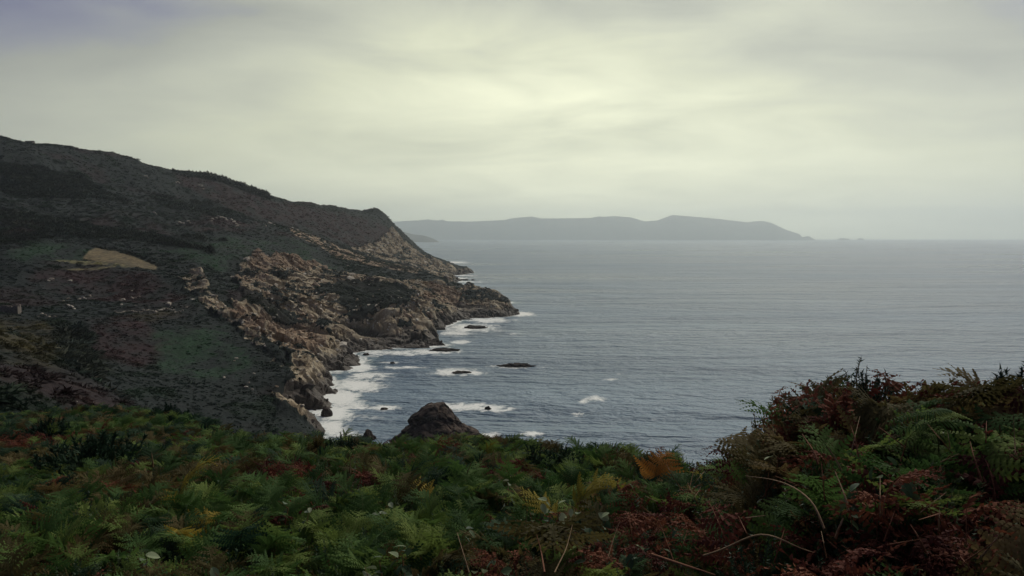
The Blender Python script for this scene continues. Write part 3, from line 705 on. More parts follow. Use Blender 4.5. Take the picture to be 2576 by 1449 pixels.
# ------------------------------------------------------------------ foliage material
def leaf_mat(name, c0, c1, c2, trans=0.38, tint_attr=None, rough=0.75):
    m, t = material(name)
    oi = t.n('ShaderNodeObjectInfo').outputs['Random']
    pos = t.n('ShaderNodeNewGeometry').outputs['Position']
    v = t.m('ADD', t.m('MULTIPLY', oi, 0.75), t.m('MULTIPLY', t.noise(pos, 2.3, 2, 0.5), 0.35))
    c = t.ramp(v, [(0.15, c0), (0.55, c1), (0.95, c2)])
    if tint_attr:
        a = t.n('ShaderNodeAttribute', attribute_name=tint_attr, attribute_type='INSTANCER').outputs['Color']
        c = t.mix(1.0, a, t.ramp(v, [(0.1, (0.6, 0.62, 0.62)), (0.6, (1.05, 1.05, 1.0)), (1.0, (1.7, 1.6, 1.35))]), 'MULTIPLY')
    b = t.n('ShaderNodeBsdfPrincipled', ins={'Base Color': c, 'Roughness': rough, 'Specular IOR Level': 0.12})
    tr = t.n('ShaderNodeBsdfTranslucent', ins={0: c})
    mx = t.n('ShaderNodeMixShader', ins={0: trans, 1: b.outputs[0], 2: tr.outputs[0]})
    t.n('ShaderNodeOutputMaterial', ins={0: mx.outputs[0]})
    return m
def wood_mat(name, c0, c1, scale=9.0):
    return simple_mat(name, c0, c1, scale, 0.85)
L_green = leaf_mat('bracken_green', (0.034, 0.076, 0.024), (0.078, 0.150, 0.040), (0.18, 0.24, 0.058))
L_dusky_dimmed = leaf_mat('bracken_dusky_dimmed', (0.016, 0.040, 0.024), (0.030, 0.066, 0.036), (0.055, 0.095, 0.045))  # dusky blue-green leaf hue, with some vignette darkening put into the colour
L_olive = leaf_mat('bracken_olive', (0.055, 0.050, 0.020), (0.105, 0.088, 0.034), (0.16, 0.115, 0.05))
L_rust = leaf_mat('bracken_rust', (0.070, 0.022, 0.020), (0.135, 0.044, 0.030), (0.22, 0.085, 0.046), 0.25)
L_yell = leaf_mat('bracken_yellow', (0.15, 0.14, 0.025), (0.26, 0.22, 0.035), (0.36, 0.27, 0.05))
L_orange = leaf_mat('bracken_orange', (0.34, 0.14, 0.03), (0.42, 0.18, 0.04), (0.46, 0.22, 0.05))
L_gorse = leaf_mat('gorse_green', (0.012, 0.030, 0.022), (0.022, 0.050, 0.032), (0.036, 0.068, 0.036), 0.1)
L_bramble = leaf_mat('bramble_leaf', (0.030, 0.060, 0.035), (0.060, 0.10, 0.055), (0.11, 0.15, 0.075), 0.2, rough=0.42)
L_pale = leaf_mat('pale_leaf', (0.20, 0.25, 0.15), (0.28, 0.33, 0.20), (0.34, 0.38, 0.26), 0.2)
L_heath = leaf_mat('heath_shrub', (0.02, 0.02, 0.02), (0.04, 0.04, 0.03), (0.06, 0.06, 0.04), 0.15, tint_attr='tint')
L_dark = leaf_mat('dark_shrub', (0.011, 0.017, 0.013), (0.018, 0.027, 0.018), (0.027, 0.036, 0.024), 0.1)
L_pine = leaf_mat('pine_needles', (0.009, 0.014, 0.012), (0.014, 0.021, 0.017), (0.02, 0.028, 0.02), 0.05)
L_bark = wood_mat('stalk_brown', (0.06, 0.035, 0.02), (0.16, 0.10, 0.055), 14)
L_cane = wood_mat('dry_cane', (0.16, 0.10, 0.06), (0.32, 0.22, 0.13), 22)
L_redcane = wood_mat('red_cane', (0.13, 0.05, 0.03), (0.24, 0.11, 0.06), 22)
L_stalk = wood_mat('stalk_green', (0.07, 0.085, 0.03), (0.15, 0.14, 0.05), 18)
L_soil = simple_mat('leaf_litter', (0.012, 0.010, 0.008), (0.035, 0.026, 0.018), 3.0)

def tube(pts, rad, k=5):
    """tapered tube through points; returns verts, quads"""
    pts = np.asarray(pts, float); n = len(pts); rad = np.broadcast_to(rad, n)
    T = np.gradient(pts, axis=0); T /= np.linalg.norm(T, axis=1)[:, None] + 1e-9
    up = np.array([0.31, 0.17, 0.93]); A = np.cross(T, up); A /= np.linalg.norm(A, axis=1)[:, None] + 1e-9; B = np.cross(T, A)
    an = np.arange(k) * 2 * math.pi / k
    v = pts[:, None] + rad[:, None, None] * (np.cos(an)[None, :, None] * A[:, None] + np.sin(an)[None, :, None] * B[:, None])
    f = [(i * k + j, i * k + (j + 1) % k, (i + 1) * k + (j + 1) % k, (i + 1) * k + j) for i in range(n - 1) for j in range(k)]
    return v.reshape(-1, 3), np.array(f)
def leaf_cloud(n, size, seed, shape=(1, 1, 1), dome=True, k=1.7):
    """n small pointed leaves spread through a lumpy volume"""
    g = np.random.default_rng(seed)
    c = g.normal(size=(n, 3)); c /= np.linalg.norm(c, axis=1)[:, None]
    if dome: c[:, 2] = np.abs(c[:, 2])
    lump = 1 + 0.35 * fbm(c[:, 0] * 1.7 + seed, c[:, 1] * 1.7, c[:, 2] * 1.7, 3)
    c = c * (g.random(n) ** 0.4 * lump)[:, None] * np.array(shape)
    d = c / (np.linalg.norm(c, axis=1)[:, None] + 1e-6) + g.normal(0, 0.7, (n, 3)); d /= np.linalg.norm(d, axis=1)[:, None]
    s = np.cross(d, g.normal(size=(n, 3))); s /= np.linalg.norm(s, axis=1)[:, None]
    L = size * g.uniform(0.6, 1.4, n)[:, None]
    v = np.stack([c - s * L * 0.3, c + s * L * 0.3, c + d * L * k], 1).reshape(-1, 3)
    return v, np.arange(3 * n).reshape(-1, 3)

# ------------------------------------------------------------------ heath cover on the hillside
src = []
for k in range(3):
    v, f = leaf_cloud(70, 0.42, 300 + k, (1, 1, 0.75))
    me = mesh_np('heath_shrub', v, f, smooth=False, mat=L_heath); src.append(me)
def heath():
    V, X, Y, z, M = HI['V'], HI['X'], HI['Y'], HI['z'], HI['M']
    area = np.abs(np.gradient(X, axis=1)) * np.abs(np.gradient(Y, axis=0))
    wgt = area * (z > 5) * (1 - HI['bare']) * (1 - M['field']) * (1 - 0.8 * M['track']) * (0.45 + 1.2 * M['thicket'] + 1.3 * sstep(0.0, 0.4, HI['nB']) ** 1.5 * (1 - 0.6 * M['grass']))
    wgt = wgt * (120.0 / np.clip(Y, 120, 2500)) ** 0.8 * (np.degrees(np.arctan2(X, Y)) > -40) * (Y < 1950)
    wgt = (wgt / wgt.sum()).ravel()
    n = 95000
    pick = rng.choice(len(wgt), n, p=wgt, replace=False)
    p = V.reshape(-1, 3)[pick].copy(); th = M['thicket'].ravel()[pick]; gr = M['grass'].ravel()[pick]
    sz = np.clip(rng.lognormal(-0.15, 0.45, n), 0.3, 2.6) * (0.55 + 0.75 * sstep(150, 900, p[:, 1]) + 1.5 * th) * (1 - 0.45 * gr)
    p[:, 2] -= 0.12 * sz
    tint = HI['col'].reshape(-1, 3)[pick] * rng.uniform(1.3, 2.6, (n, 1)) * np.array([1.0, 1.04, 0.97])
    hs = []
    for k in range(3):        # one plant of each kind stands by itself and lends its shape to the cover
        q = int(np.argmin(np.abs(p[:, 1] - (500 + 150 * k)) + 500 * th))
        hs.append(link('heath_shrub', src[k], loc=p[q], scale=1.0, label=('low heath shrub on the slope below the tan field', 'low heath shrub on the slope above the ravine', 'low heath shrub on the slope near the cliff rim')[k], category='shrub', group='heath shrubs on the slope'))
    rot = np.stack([rng.normal(0, .12, n), rng.normal(0, .12, n), rng.uniform(0, 6.28, n)], -1)
    scl = np.stack([sz * rng.uniform(.8, 1.5, n), sz * rng.uniform(.8, 1.5, n), sz * rng.uniform(.4, .75, n)], -1)
    o = scatter_gn('heath_cover', p, rot, scl, rng.integers(0, 3, n), hs, kind='stuff', label='low dark heath and gorse covering the hillside', category='heath')
    attr(o.data, 'tint', 'FLOAT_COLOR', np.hstack([np.clip(tint, 0.004, 1), np.ones((n, 1))]))
heath()

# bushes and trees of the hillside that can be told apart
def bush(name, px, py, wpx, hpx, label, seed, group=None, mat=None):
    x, y = hit(px, py, 0.5); p = hill_at(x, y); k = y / FOC
    w_, h_ = wpx * k / 2, hpx * k
    root = link(name, None, loc=(x, y, p[2] - 0.2), label=label, category='bush', group=group)
    v, f = leaf_cloud(520, 0.16 * h_ + 0.25, seed, (w_, w_ * 0.8, h_ * 0.85))
    v = v + np.array([0, 0, 0.12 * h_])
    link('foliage', mesh_np('foliage', v, f, False, mat or L_dark), root)
    sv, sf = tube([(0, 0, -0.5), (0.1, 0, h_ * 0.3), (0.05, 0.1, h_ * 0.6)], [0.22, 0.16, 0.06])
    link('stem', mesh_np('stem', sv, sf, True, L_bark), root)
BUSH = [(527, 646, 22, 19, 'lone rounded dark bush on the green slope above the cliff'), (505, 635, 20, 12, 'small dark bush at the thin end of the thicket'), (488, 632, 26, 13, 'dark bush next to the thin end of the thicket'), (462, 628, 30, 16, 'broad dark bush in the thicket above the tan field'),
        (436, 622, 32, 18, 'tall dark bush in the thicket above the tan field'), (408, 614, 30, 18, 'dark bush where the thicket widens above the tan field'), (380, 606, 30, 17, 'dark bush in the wide thicket above the tan field'), (350, 600, 32, 16, 'dark bush at the wide end of the thicket'),
        (500, 596, 34, 16, 'spreading dark bush below the arched outcrop'), (468, 590, 26, 11, 'low dark bush left of the arched outcrop foot'), (560, 600, 24, 9, 'low bush on the green slope below the arched outcrop'), (520, 512, 30, 14, 'dark bush on the brown upper slope'), (490, 505, 30, 14, 'dark bush beside another on the brown upper slope')]
for i, (a, b, c_, d_, lb) in enumerate(BUSH): bush('bush', a, b, c_, d_, lb, 500 + i, 'bushes on the hillside')
bush('skyline_shrub', 435, 421, 7, 8, 'tiny lone shrub breaking the hill skyline', 555)
# hedge along the upper edge of the tan field
for i in range(14):
    t_ = i / 13.0
    bush('hedge_shrub', 238 + 160 * t_, 624 + 48 * t_ - 1, 14, 4.5, 'low hedge shrub along the upper edge of the tan field', 580 + i, 'hedge of the tan field')
# plantation on the skyline
pine_crown = [leaf_cloud(260, 0.16, 610 + k, (0.34, 0.34, 0.5), dome=False, k=2.0) for k in range(4)]
pine_me = []
for v, f in pine_crown:
    v = v.copy(); v[:, :2] *= np.clip(1.25 - 0.75 * (v[:, 2:3] + 0.5), 0.3, 1.4); v[:, 2] += 0.58
    pine_me.append(mesh_np('crown', v, f, False, L_pine))
tv, tf = tube([(0, 0, -0.08), (0.01, 0, 0.4), (0, 0.01, 0.9)], [0.03, 0.022, 0.008])
pine_trunk = mesh_np('trunk', tv, tf, True, L_bark)
skp = np.array(SKY)
for row in range(3):
    for i in range(26):
        px = 445 + (679 - 445) * (i + 0.33 * row) / 25.6
        if px > 681: continue
        Yk = float(np.interp(px, skp[:, 0], skp[:, 2])) - 16 * row - 4
        x = (px - 1288) / FOC * Yk; p = hill_at(x, Yk)
        h_ = (2.6 + 7.6 * (px - 445) / 235) * random.uniform(0.82, 1.15)
        root = link('pine_tree', None, loc=(x, Yk, p[2] - 0.3), rot=(0, 0, random.uniform(0, 6.28)), scale=(h_ * 1.5, h_ * 1.5, h_), label=('dark pine in the row along the crest of the hill', 'dark pine in the middle row of the hill crest plantation', 'dark pine in the front row of the hill crest plantation')[row], category='tree', group='pines of the plantation on the hill crest')
        link('crown', pine_me[(i + row) % 4], root); link('trunk', pine_trunk, root)

# hut on the skyline, ruin and dry stone wall
stone = rock_mat('wall_stone', (0.10, 0.085, 0.075), (0.19, 0.165, 0.145), (0.28, 0.25, 0.22), 1.2)
slate = simple_mat('slate_roof', (0.03, 0.03, 0.033), (0.07, 0.065, 0.06), 1.0)
def box_me(name, a, b, mat, jag=0.0, seed=0, nx=1):
    """box from corner a to corner b; the top edge may be broken"""
    g = np.random.default_rng(seed); xs = np.linspace(a[0], b[0], nx + 1); tops = b[2] - jag * g.random(nx + 1) * (b[2] - a[2])
    v = []
    for x_, t_ in zip(xs, tops): v += [(x_, a[1], a[2]), (x_, b[1], a[2]), (x_, b[1], t_), (x_, a[1], t_)]
    f = [(0, 3, 2, 1), (4 * nx, 4 * nx + 1, 4 * nx + 2, 4 * nx + 3)]
    for i in range(nx):
        o = 4 * i
        for j in range(4): f.append((o + j, o + (j + 1) % 4, o + 4 + (j + 1) % 4, o + 4 + j))
    return mesh_np(name, np.array(v, float), np.array(f), False, mat)
x, y = P(75, 351, float(np.interp(75, skp[:, 0], skp[:, 2])) - 6)[:2]; p = hill_at(x, y)
hut = link('stone_hut', None, loc=(x, y, p[2] - 0.6), label='low dark stone hut on the hill skyline', category='hut')
link('wall', box_me('wall', (-5.5, -3, 0), (5.5, 3, 2.9), stone), hut)
rv_ = np.array([(-6, -3.6, 2.9), (6, -3.6, 2.9), (6, 3.6, 2.9), (-6, 3.6, 2.9), (-5.4, 0, 4.2), (5.4, 0, 4.2)], float)
bm = bmesh.new(); vv = [bm.verts.new(q) for q in rv_]
for q in ((0, 1, 5, 4), (2, 3, 4, 5), (1, 2, 5), (3, 0, 4), (3, 2, 1, 0)): bm.faces.new([vv[i] for i in q])
me = bpy.data.meshes.new('roof'); bm.to_mesh(me); bm.free(); me.materials.append(slate); link('roof', me, hut)
link('door', box_me('door', (-0.5, -3.06, 0), (0.5, -3.0, 1.9), slate), hut)
x, y = hit(20, 802); p = hill_at(x, y)
ruin = link('stone_ruin', None, loc=(x, y, p[2] - 1.2), rot=(0, 0, 0.25), label='roofless stone ruin with broken walls on the dark slope', category='ruin')
for a, b in (((-6, -3, 0), (6, -2.4, 5.2)), ((-6, 2.4, 0), (6, 3, 5.8))): link('wall', box_me('wall', a, b, stone, 0.45, int(b[1] * 9) + 50, 9), ruin)
for sx in (-1, 1):
    w_ = link('wall', box_me('wall', (-2.4, -0.3, 0), (2.4, 0.3, 5.6), stone, 0.4, 70 + sx, 5), ruin, loc=(sx * 5.7, 0, 0), rot=(0, 0, math.pi / 2))
wl = link('stone_wall', None, loc=(*hit(375, 809), 0), label='tumbled dry stone wall crossing the slope above the ravine', category='wall')
for i in range(46):
    px = 292 + 168 * i / 45.0; x, y = hit(px, 808.5 + 3 * math.sin(i * 0.5) - 5 * (px > 400) * (px < 440), 0.3); p = hill_at(x, y); s_ = random.uniform(0.55, 1.3)
    link('stone', random.choice(pale_me), wl, loc=(x - wl.location.x, y - wl.location.y, p[2] + 0.25 * s_), rot=(random.uniform(-.4, .4), random.uniform(-.4, .4), random.uniform(0, 6)), scale=(s_ * 1.3, s_, s_ * 0.9))

# ------------------------------------------------------------------ the bracken slope in front
RCX = [-400, -300, 0, 300, 420, 500, 600, 760, 850, 950, 1100, 1300, 1500, 1700, 1800, 2576, 3000]
RCV = [46, 45, 42, 40, 30, 24, 18, 15, 14.4, 12.8, 13.3, 13.3, 12, 11, 10, 9, 9]
MNX = [1600, 1700, 1760, 1800, 1850, 1900, 1950, 2000, 2100, 2200, 2300, 2400, 2480, 2530, 2600, 3000]
MNV = [0.0, 0.0, 0.05, 0.15, 0.34, 0.48, 0.70, 0.86, 1.08, 1.22, 1.22, 1.16, 1.14, 1.22, 1.28, 1.28]
def pxof(x, y): return 1288 + FOC * x / np.maximum(y, 0.3)
def canopy(x, y):
    r = np.hypot(x, y); px = pxof(x, y)
    rc = np.interp(px, RCX, RCV)
    zc = 78.85 - 0.166 * r - 0.62 * np.maximum(r - rc, 0)
    zc = zc + 0.10 * fbm(x / 1.6, y / 1.6, x * 0 + 3.0, 3) + 0.35 * fbm(x / 9, y / 9, x * 0 + 7.0, 2) * sstep(12, 25, r)
    m = np.interp(px, MNX, MNV)
    zc = zc + m * np.where(r < 6.6, np.exp(-((r - 6.6) / 2.6) ** 2), np.exp(-((r - 6.6) / 2.0) ** 2))
    return zc
def mound(x, y):
    r = np.hypot(x, y); return np.interp(pxof(x, y), MNX, MNV) * np.exp(-((r - 6.0) / 3.0) ** 2)
def ground(x, y): return canopy(x, y) - 0.52 - 0.14 * mound(x, y)
def canopy_hit(px, py, lift=0.0):
    d = ray(px, py); d = d / d[1]; Y = np.linspace(2.0, 60, 1400)
    zc = canopy(d[0] * Y, Y) + lift; zr = CAM_Z + d[2] * Y
    k = np.nonzero(zr < zc)[0]; Yh = Y[k[0]] if len(k) else 12.0
    return np.array([d[0] * Yh, Yh, CAM_Z + d[2] * Yh])
def build_slope():
    az = np.linspace(R(-70), R(70), 170); r = np.geomspace(0.4, 130, 130)
    A, D = np.meshgrid(az, r); X = np.sin(A) * D; Y = np.cos(A) * D
    Z = ground(X, Y) + 0.06 * fbm(X * 1.3, Y * 1.3, X * 0, 3)
    return mesh_np('slope', np.stack([X, Y, Z], -1).reshape(-1, 3), grid_faces(*X.shape), True, L_soil)
link('slope', build_slope(), kind='structure')

def pinna_geo(n, width, curl, g):
    """one side leaf of a bracken frond along +X, length 1"""
    v, f = [], []
    ax = lambda t: np.array([t, 0.05 * math.sin(t * 3), -curl * t * t])
    for i in range(n):
        t = (i + 0.4) / n; l = width * (1 - t) ** 0.75 * g.uniform(0.7, 1.15) + 0.012; b = 0.37 / n
        for sd in (-1, 1):
            o = ax(t); dz = -0.25 * l * g.uniform(0.2, 1.6) - curl * 0.4 * l
            k = len(v)
            fw = 0.35 * l
            v += [o + (-b, 0, 0), o + (b, 0, 0), o + (b * 0.9 + fw * 0.6, sd * l * 0.6, dz * 0.4), o + (-b * 0.7 + fw * 0.6, sd * l * 0.6, dz * 0.4), o + (fw, sd * l, dz)]
            f += [(k, k + 1, k + 2, k + 3), (k + 3, k + 2, k + 4, k + 4)]
    k = len(v)
    for i in range(6):
        o = ax(i / 5.0); v += [o + (0, -0.006, 0), o + (0, 0.006, 0)]
        if i: f.append((k + 2 * i - 2, k + 2 * i - 1, k + 2 * i + 1, k + 2 * i))
    return np.array(v), f
def frond_path(g, dead):
    n = 30; s = np.linspace(0, 1, n); th = R(g.uniform(2, 20)) + R(g.uniform(60, 118) + (20 if dead else 0)) * sstep(0.30, 1.0, s)
    L = 1.5; ds = L / (n - 1); tw = g.normal(0, 0.25) * s ** 2
    d = np.stack([np.sin(th) * np.cos(tw), np.sin(th) * np.sin(tw), np.cos(th)], -1)
    p = np.vstack([[0, 0, 0], np.cumsum(d[:-1] * ds, 0)])
    return s, p, d
def plant(seed, dead=False):
    """bracken: list of (part name, verts, faces) in plant space, base at the origin"""
    g = np.random.default_rng(seed); s, p, d = frond_path(g, dead)
    parts = []
    sv, sf = tube(p[::2], np.interp(s[::2], [0, 0.5, 1], [0.0085, 0.006, 0.0012]), 4)
    parts.append(('stalk', sv, sf))
    n = 16; tipv, tipf, off = [], [], 0
    rv, rf = tube(p[17::2], np.linspace(0.0065, 0.002, len(p[17::2])), 3); tipv.append(rv); tipf += [tuple(int(q) for q in ff) for ff in rf]; off = len(rv)
    for i in range(n):
        t = i / (n - 1); si = 0.43 + 0.55 * t ** 0.9
        o = np.array([np.interp(si, s, p[:, k]) for k in range(3)]); T = np.array([np.interp(si, s, d[:, k]) for k in range(3)]); T /= np.linalg.norm(T)
        side = np.cross(T, (0, 0, 1.0)); side = side / (np.linalg.norm(side) + 1e-6) if np.linalg.norm(side) > 0.05 else np.array([0, -1.0, 0])
        up = np.cross(side, T)
        ln = (0.50 * (1 - t) ** 0.85 + 0.03) * g.uniform(0.88, 1.1)
        for sg in (-1, 1):
            if g.random() < (0.25 if dead else 0.06): continue
            fw = R(g.uniform(22, 38) + 12 * t); rise = g.normal(0.04, 0.20 + 0.15 * dead) - 0.25 * dead
            X = side * sg * math.cos(fw) + T * math.sin(fw) + up * rise; X /= np.linalg.norm(X)
            Zv = up - X * np.dot(up, X); Zv /= np.linalg.norm(Zv); Yv = np.cross(Zv, X)
            if dead:
                a = g.normal(0, 0.6); Yv, Zv = Yv * math.cos(a) + Zv * math.sin(a), Zv * math.cos(a) - Yv * math.sin(a)
            v, f = pinna_geo(max(4, int(11 * ln / 0.5 * g.uniform(0.85, 1.15))), 0.20 if not dead else 0.15, g.uniform(0.10, 0.28) + 0.3 * dead, g)
            if dead: v = v + 0.03 * np.sin(v[:, ::-1] * 23 + seed)
            w_ = o + (v[:, :1] * X + v[:, 1:2] * Yv + v[:, 2:] * Zv) * ln
            if i < 3: parts.append(('pinna', w_, f))
            else:
                tipv.append(w_); tipf += [tuple(q + off for q in ff) for ff in f]; off += len(w_)
    parts.append(('frond_tip', np.concatenate(tipv), tipf))
    return parts
def poly_me(name, v, f, mats, mi=None):
    me = bpy.data.meshes.new(name); me.from_pydata([tuple(q) for q in v], [], [tuple(dict.fromkeys(int(i) for i in q)) for q in f])
    for m_ in mats: me.materials.append(m_)
    if mi is not None: me.polygons.foreach_set('material_index', np.array(mi, np.int32))
    me.update(); return me
KINDS = [('green', L_green, L_stalk, False), ('olive', L_olive, L_stalk, False), ('rust', L_rust, L_redcane, True), ('yellow', L_yell, L_stalk, False), ('dusky', L_dusky_dimmed, L_stalk, False)]
PARTS, JOINED = {}, {}
for ki, (kn, lm, sm, dead) in enumerate(KINDS):
    for vr in range(2 if ki == 3 else 6):
        pts = plant(1000 + 37 * ki + vr, dead)
        PARTS[ki, vr] = [(nm, poly_me(nm, v, f, [sm if nm == 'stalk' else lm])) for nm, v, f in pts]
        av, af, mi, off = [], [], [], 0
        for nm, v, f in pts:
            av.append(v); af += [tuple(int(q) + off for q in ff) for ff in f]; mi += [1 if nm == 'stalk' else 0] * len(f); off += len(v)
        JOINED[ki, vr] = poly_me('bracken', np.concatenate(av), af, [lm, sm], mi)

PATCH = [(450, 1190, .55, 2), (690, 1250, .38, 2), (865, 1185, .42, 2), (810, 1205, .3, 2), (1120, 1118, .35, 2), (1100, 1135, .3, 2), (1310, 1165, .3, 2), (1200, 1300, .3, 2), (1630, 1262, .4, 2), (1560, 1345, .35, 2), (1330, 1370, .35, 2), (1265, 1350, .3, 1), (760, 1165, .5, 2), (560, 1175, .5, 1), (350, 1190, .8, 1),
         (430, 1238, .40, 3), (545, 1255, .28, 3), (1450, 1232, .2, 3), (1110, 1218, .25, 3), (1540, 1205, .25, 3), (1850, 1110, .5, 2), (1900, 1080, .45, 2), (1910, 1190, .3, 2), (2010, 1160, .35, 2), (2060, 1110, .35, 2), (2030, 1230, .4, 2), (2080, 1280, .45, 2), (2180, 1020, .35, 2), (1930, 1310, .35, 2), (1800, 1420, .35, 2), (2100, 1390, .4, 2), (2000, 1090, .5, 1), (2400, 1200, .5, 2), (2450, 1100, .45, 2),
         (150, 1130, 1.6, 1), (60, 1090, 2.0, 2), (330, 1060, 2.2, 0), (700, 1320, .7, 0), (1000, 1290, .7, 0), (1250, 1210, .6, 0), (1420, 1190, .7, 0), (900, 1250, .6, 0), (1100, 1310, .6, 0), (870, 1360, .5, 0), (620, 1220, .8, 0), (2350, 1080, .4, 0), (2120, 1170, .3, 0)]
PATCHW = [(canopy_hit(a, b), r_ * (0.75 if k == 3 else 1.2 if k == 2 else 1.0), k) for a, b, r_, k in PATCH]
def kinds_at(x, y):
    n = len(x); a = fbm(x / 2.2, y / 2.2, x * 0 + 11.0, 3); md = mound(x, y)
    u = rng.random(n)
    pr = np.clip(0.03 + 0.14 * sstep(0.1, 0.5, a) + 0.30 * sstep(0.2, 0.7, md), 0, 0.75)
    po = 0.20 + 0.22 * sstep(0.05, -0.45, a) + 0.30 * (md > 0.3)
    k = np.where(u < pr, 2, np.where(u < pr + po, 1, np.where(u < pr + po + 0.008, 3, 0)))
    k = np.where((k == 0) & (rng.random(n) < 0.22 + 0.5 * sstep(9, 24, np.hypot(x, y)) + 0.3 * (md > 0.3)), 4, k)  # darker plants grow commoner with distance: part real mix, part painted-in vignette
    for c_, r_, kk in PATCHW:
        e = np.hypot(x - c_[0], (y - c_[1]) * 0.8) / r_
        k = np.where((e < 1) & (rng.random(n) < 0.82), kk, k)
    return k
def spread(n_try):
    """plant positions: even over the slope, thinning out past the crest"""
    out = []
    for (r0, r1, a0, a1, dens) in ((2.6, 16, -44, 44, 44.0), (16, 48, -44, -14, 15.0)):
        ar = 0.5 * R(a1 - a0) * (r1 ** 2 - r0 ** 2); n = int(ar * dens)
        r = np.sqrt(rng.uniform(r0 ** 2, r1 ** 2, n)); a = np.radians(rng.uniform(a0, a1, n))
        out.append(np.stack([np.sin(a) * r, np.cos(a) * r], -1))
    p = np.concatenate(out); r = np.hypot(p[:, 0], p[:, 1]); rc = np.interp(pxof(p[:, 0], p[:, 1]), RCX, RCV)
    return p[r < rc + 2.0 + 0.05 * rc]
bp_ = spread(0)
bz = ground(bp_[:, 0], bp_[:, 1]); bk = kinds_at(bp_[:, 0], bp_[:, 1]); br = np.hypot(bp_[:, 0], bp_[:, 1]); bmd = mound(bp_[:, 0], bp_[:, 1])
bs = (0.40 + 0.12 * bmd) * rng.uniform(0.62, 1.28, len(bp_)) * np.where(bk == 2, 1.04, 1.0) * (1 + 0.3 * sstep(15, 35, br))
byaw = rng.uniform(0, 2 * math.pi, len(bp_)); btl = rng.normal(0, 0.24, (len(bp_), 2))
bv = rng.integers(0, 6, len(bp_)); bv = np.where(bk == 3, bv % 2, bv)
order = np.argsort(br / bs)
inview = np.abs(np.degrees(np.arctan2(bp_[:, 0], bp_[:, 1]))) < 35
order = [i for i in order if inview[i] and br[i] > 3.3]
near = order[:288]
LABK = ['green bracken with feathery fronds', 'olive brown fading bracken', 'rust red dead bracken', 'yellow bracken', 'dusky dark green bracken']
MARKS = [(canopy_hit(a, b)[:2], t_) for a, b, t_ in ((1960, 1210, 'under the long pale arching cane'), (1900, 1350, 'by the cane arched like a bow'), (1740, 1425, 'by the thick red brown stick'), (2360, 1200, 'by the tall bare stalked bracken'),
    (2170, 980, 'below the twiggy shrub on the mound'), (2130, 1260, 'by the leaning pale stem on the mound'), (2500, 1380, 'by the twig in the darkest thicket'), (2540, 1060, 'below the tall spiky shoot'), (1445, 1245, 'by the bright yellow frond'), (1395, 1345, 'by the large flat fading fern'),
    (1220, 1420, 'by the lowest broad pale leaves'), (1280, 1290, 'by the single thin stem and pale leaf'), (1005, 1375, 'between two single pale leaves'), (918, 1425, 'by the pale leaf pair in the bed'), (545, 1440, 'by the broad pale leaf in dark bracken'), (430, 1240, 'near the golden spray'), (250, 1400, 'in the darkest corner of the bracken bed'), (1640, 1180, 'near the orange frond'), (1610, 1372, 'at the mound foot'), (720, 1400, 'in the open green bracken bed'))]
def nearest_mark(q): return min(MARKS, key=lambda m_: math.hypot(m_[0][0] - q[0], m_[0][1] - q[1]))[1]
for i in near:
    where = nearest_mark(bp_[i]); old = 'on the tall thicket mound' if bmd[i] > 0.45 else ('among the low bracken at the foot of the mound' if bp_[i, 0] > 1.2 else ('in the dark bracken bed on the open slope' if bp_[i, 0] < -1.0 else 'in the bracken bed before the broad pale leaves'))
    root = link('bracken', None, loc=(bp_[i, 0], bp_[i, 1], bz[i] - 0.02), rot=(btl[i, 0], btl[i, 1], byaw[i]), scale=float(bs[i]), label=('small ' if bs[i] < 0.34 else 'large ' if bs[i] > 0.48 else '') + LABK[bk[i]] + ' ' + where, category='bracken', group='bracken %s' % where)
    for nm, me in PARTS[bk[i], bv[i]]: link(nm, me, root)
srcs, smap = [], {}
mid = order[288:]
far_left = set()
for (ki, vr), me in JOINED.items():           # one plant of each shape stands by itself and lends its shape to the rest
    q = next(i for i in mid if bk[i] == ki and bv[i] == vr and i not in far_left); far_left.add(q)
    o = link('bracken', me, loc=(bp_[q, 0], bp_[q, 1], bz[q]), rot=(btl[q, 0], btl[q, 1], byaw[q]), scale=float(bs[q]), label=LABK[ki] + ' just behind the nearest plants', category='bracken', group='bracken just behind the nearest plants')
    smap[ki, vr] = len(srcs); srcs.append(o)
nset = set(near)
rest = np.array([i for i in range(len(bp_)) if i not in nset and i not in far_left])
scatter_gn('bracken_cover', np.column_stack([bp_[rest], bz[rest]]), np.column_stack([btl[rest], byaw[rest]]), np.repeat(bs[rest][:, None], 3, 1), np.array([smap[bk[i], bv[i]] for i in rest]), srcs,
           kind='stuff', label='bracken covering the slope up to its crest', category='bracken')

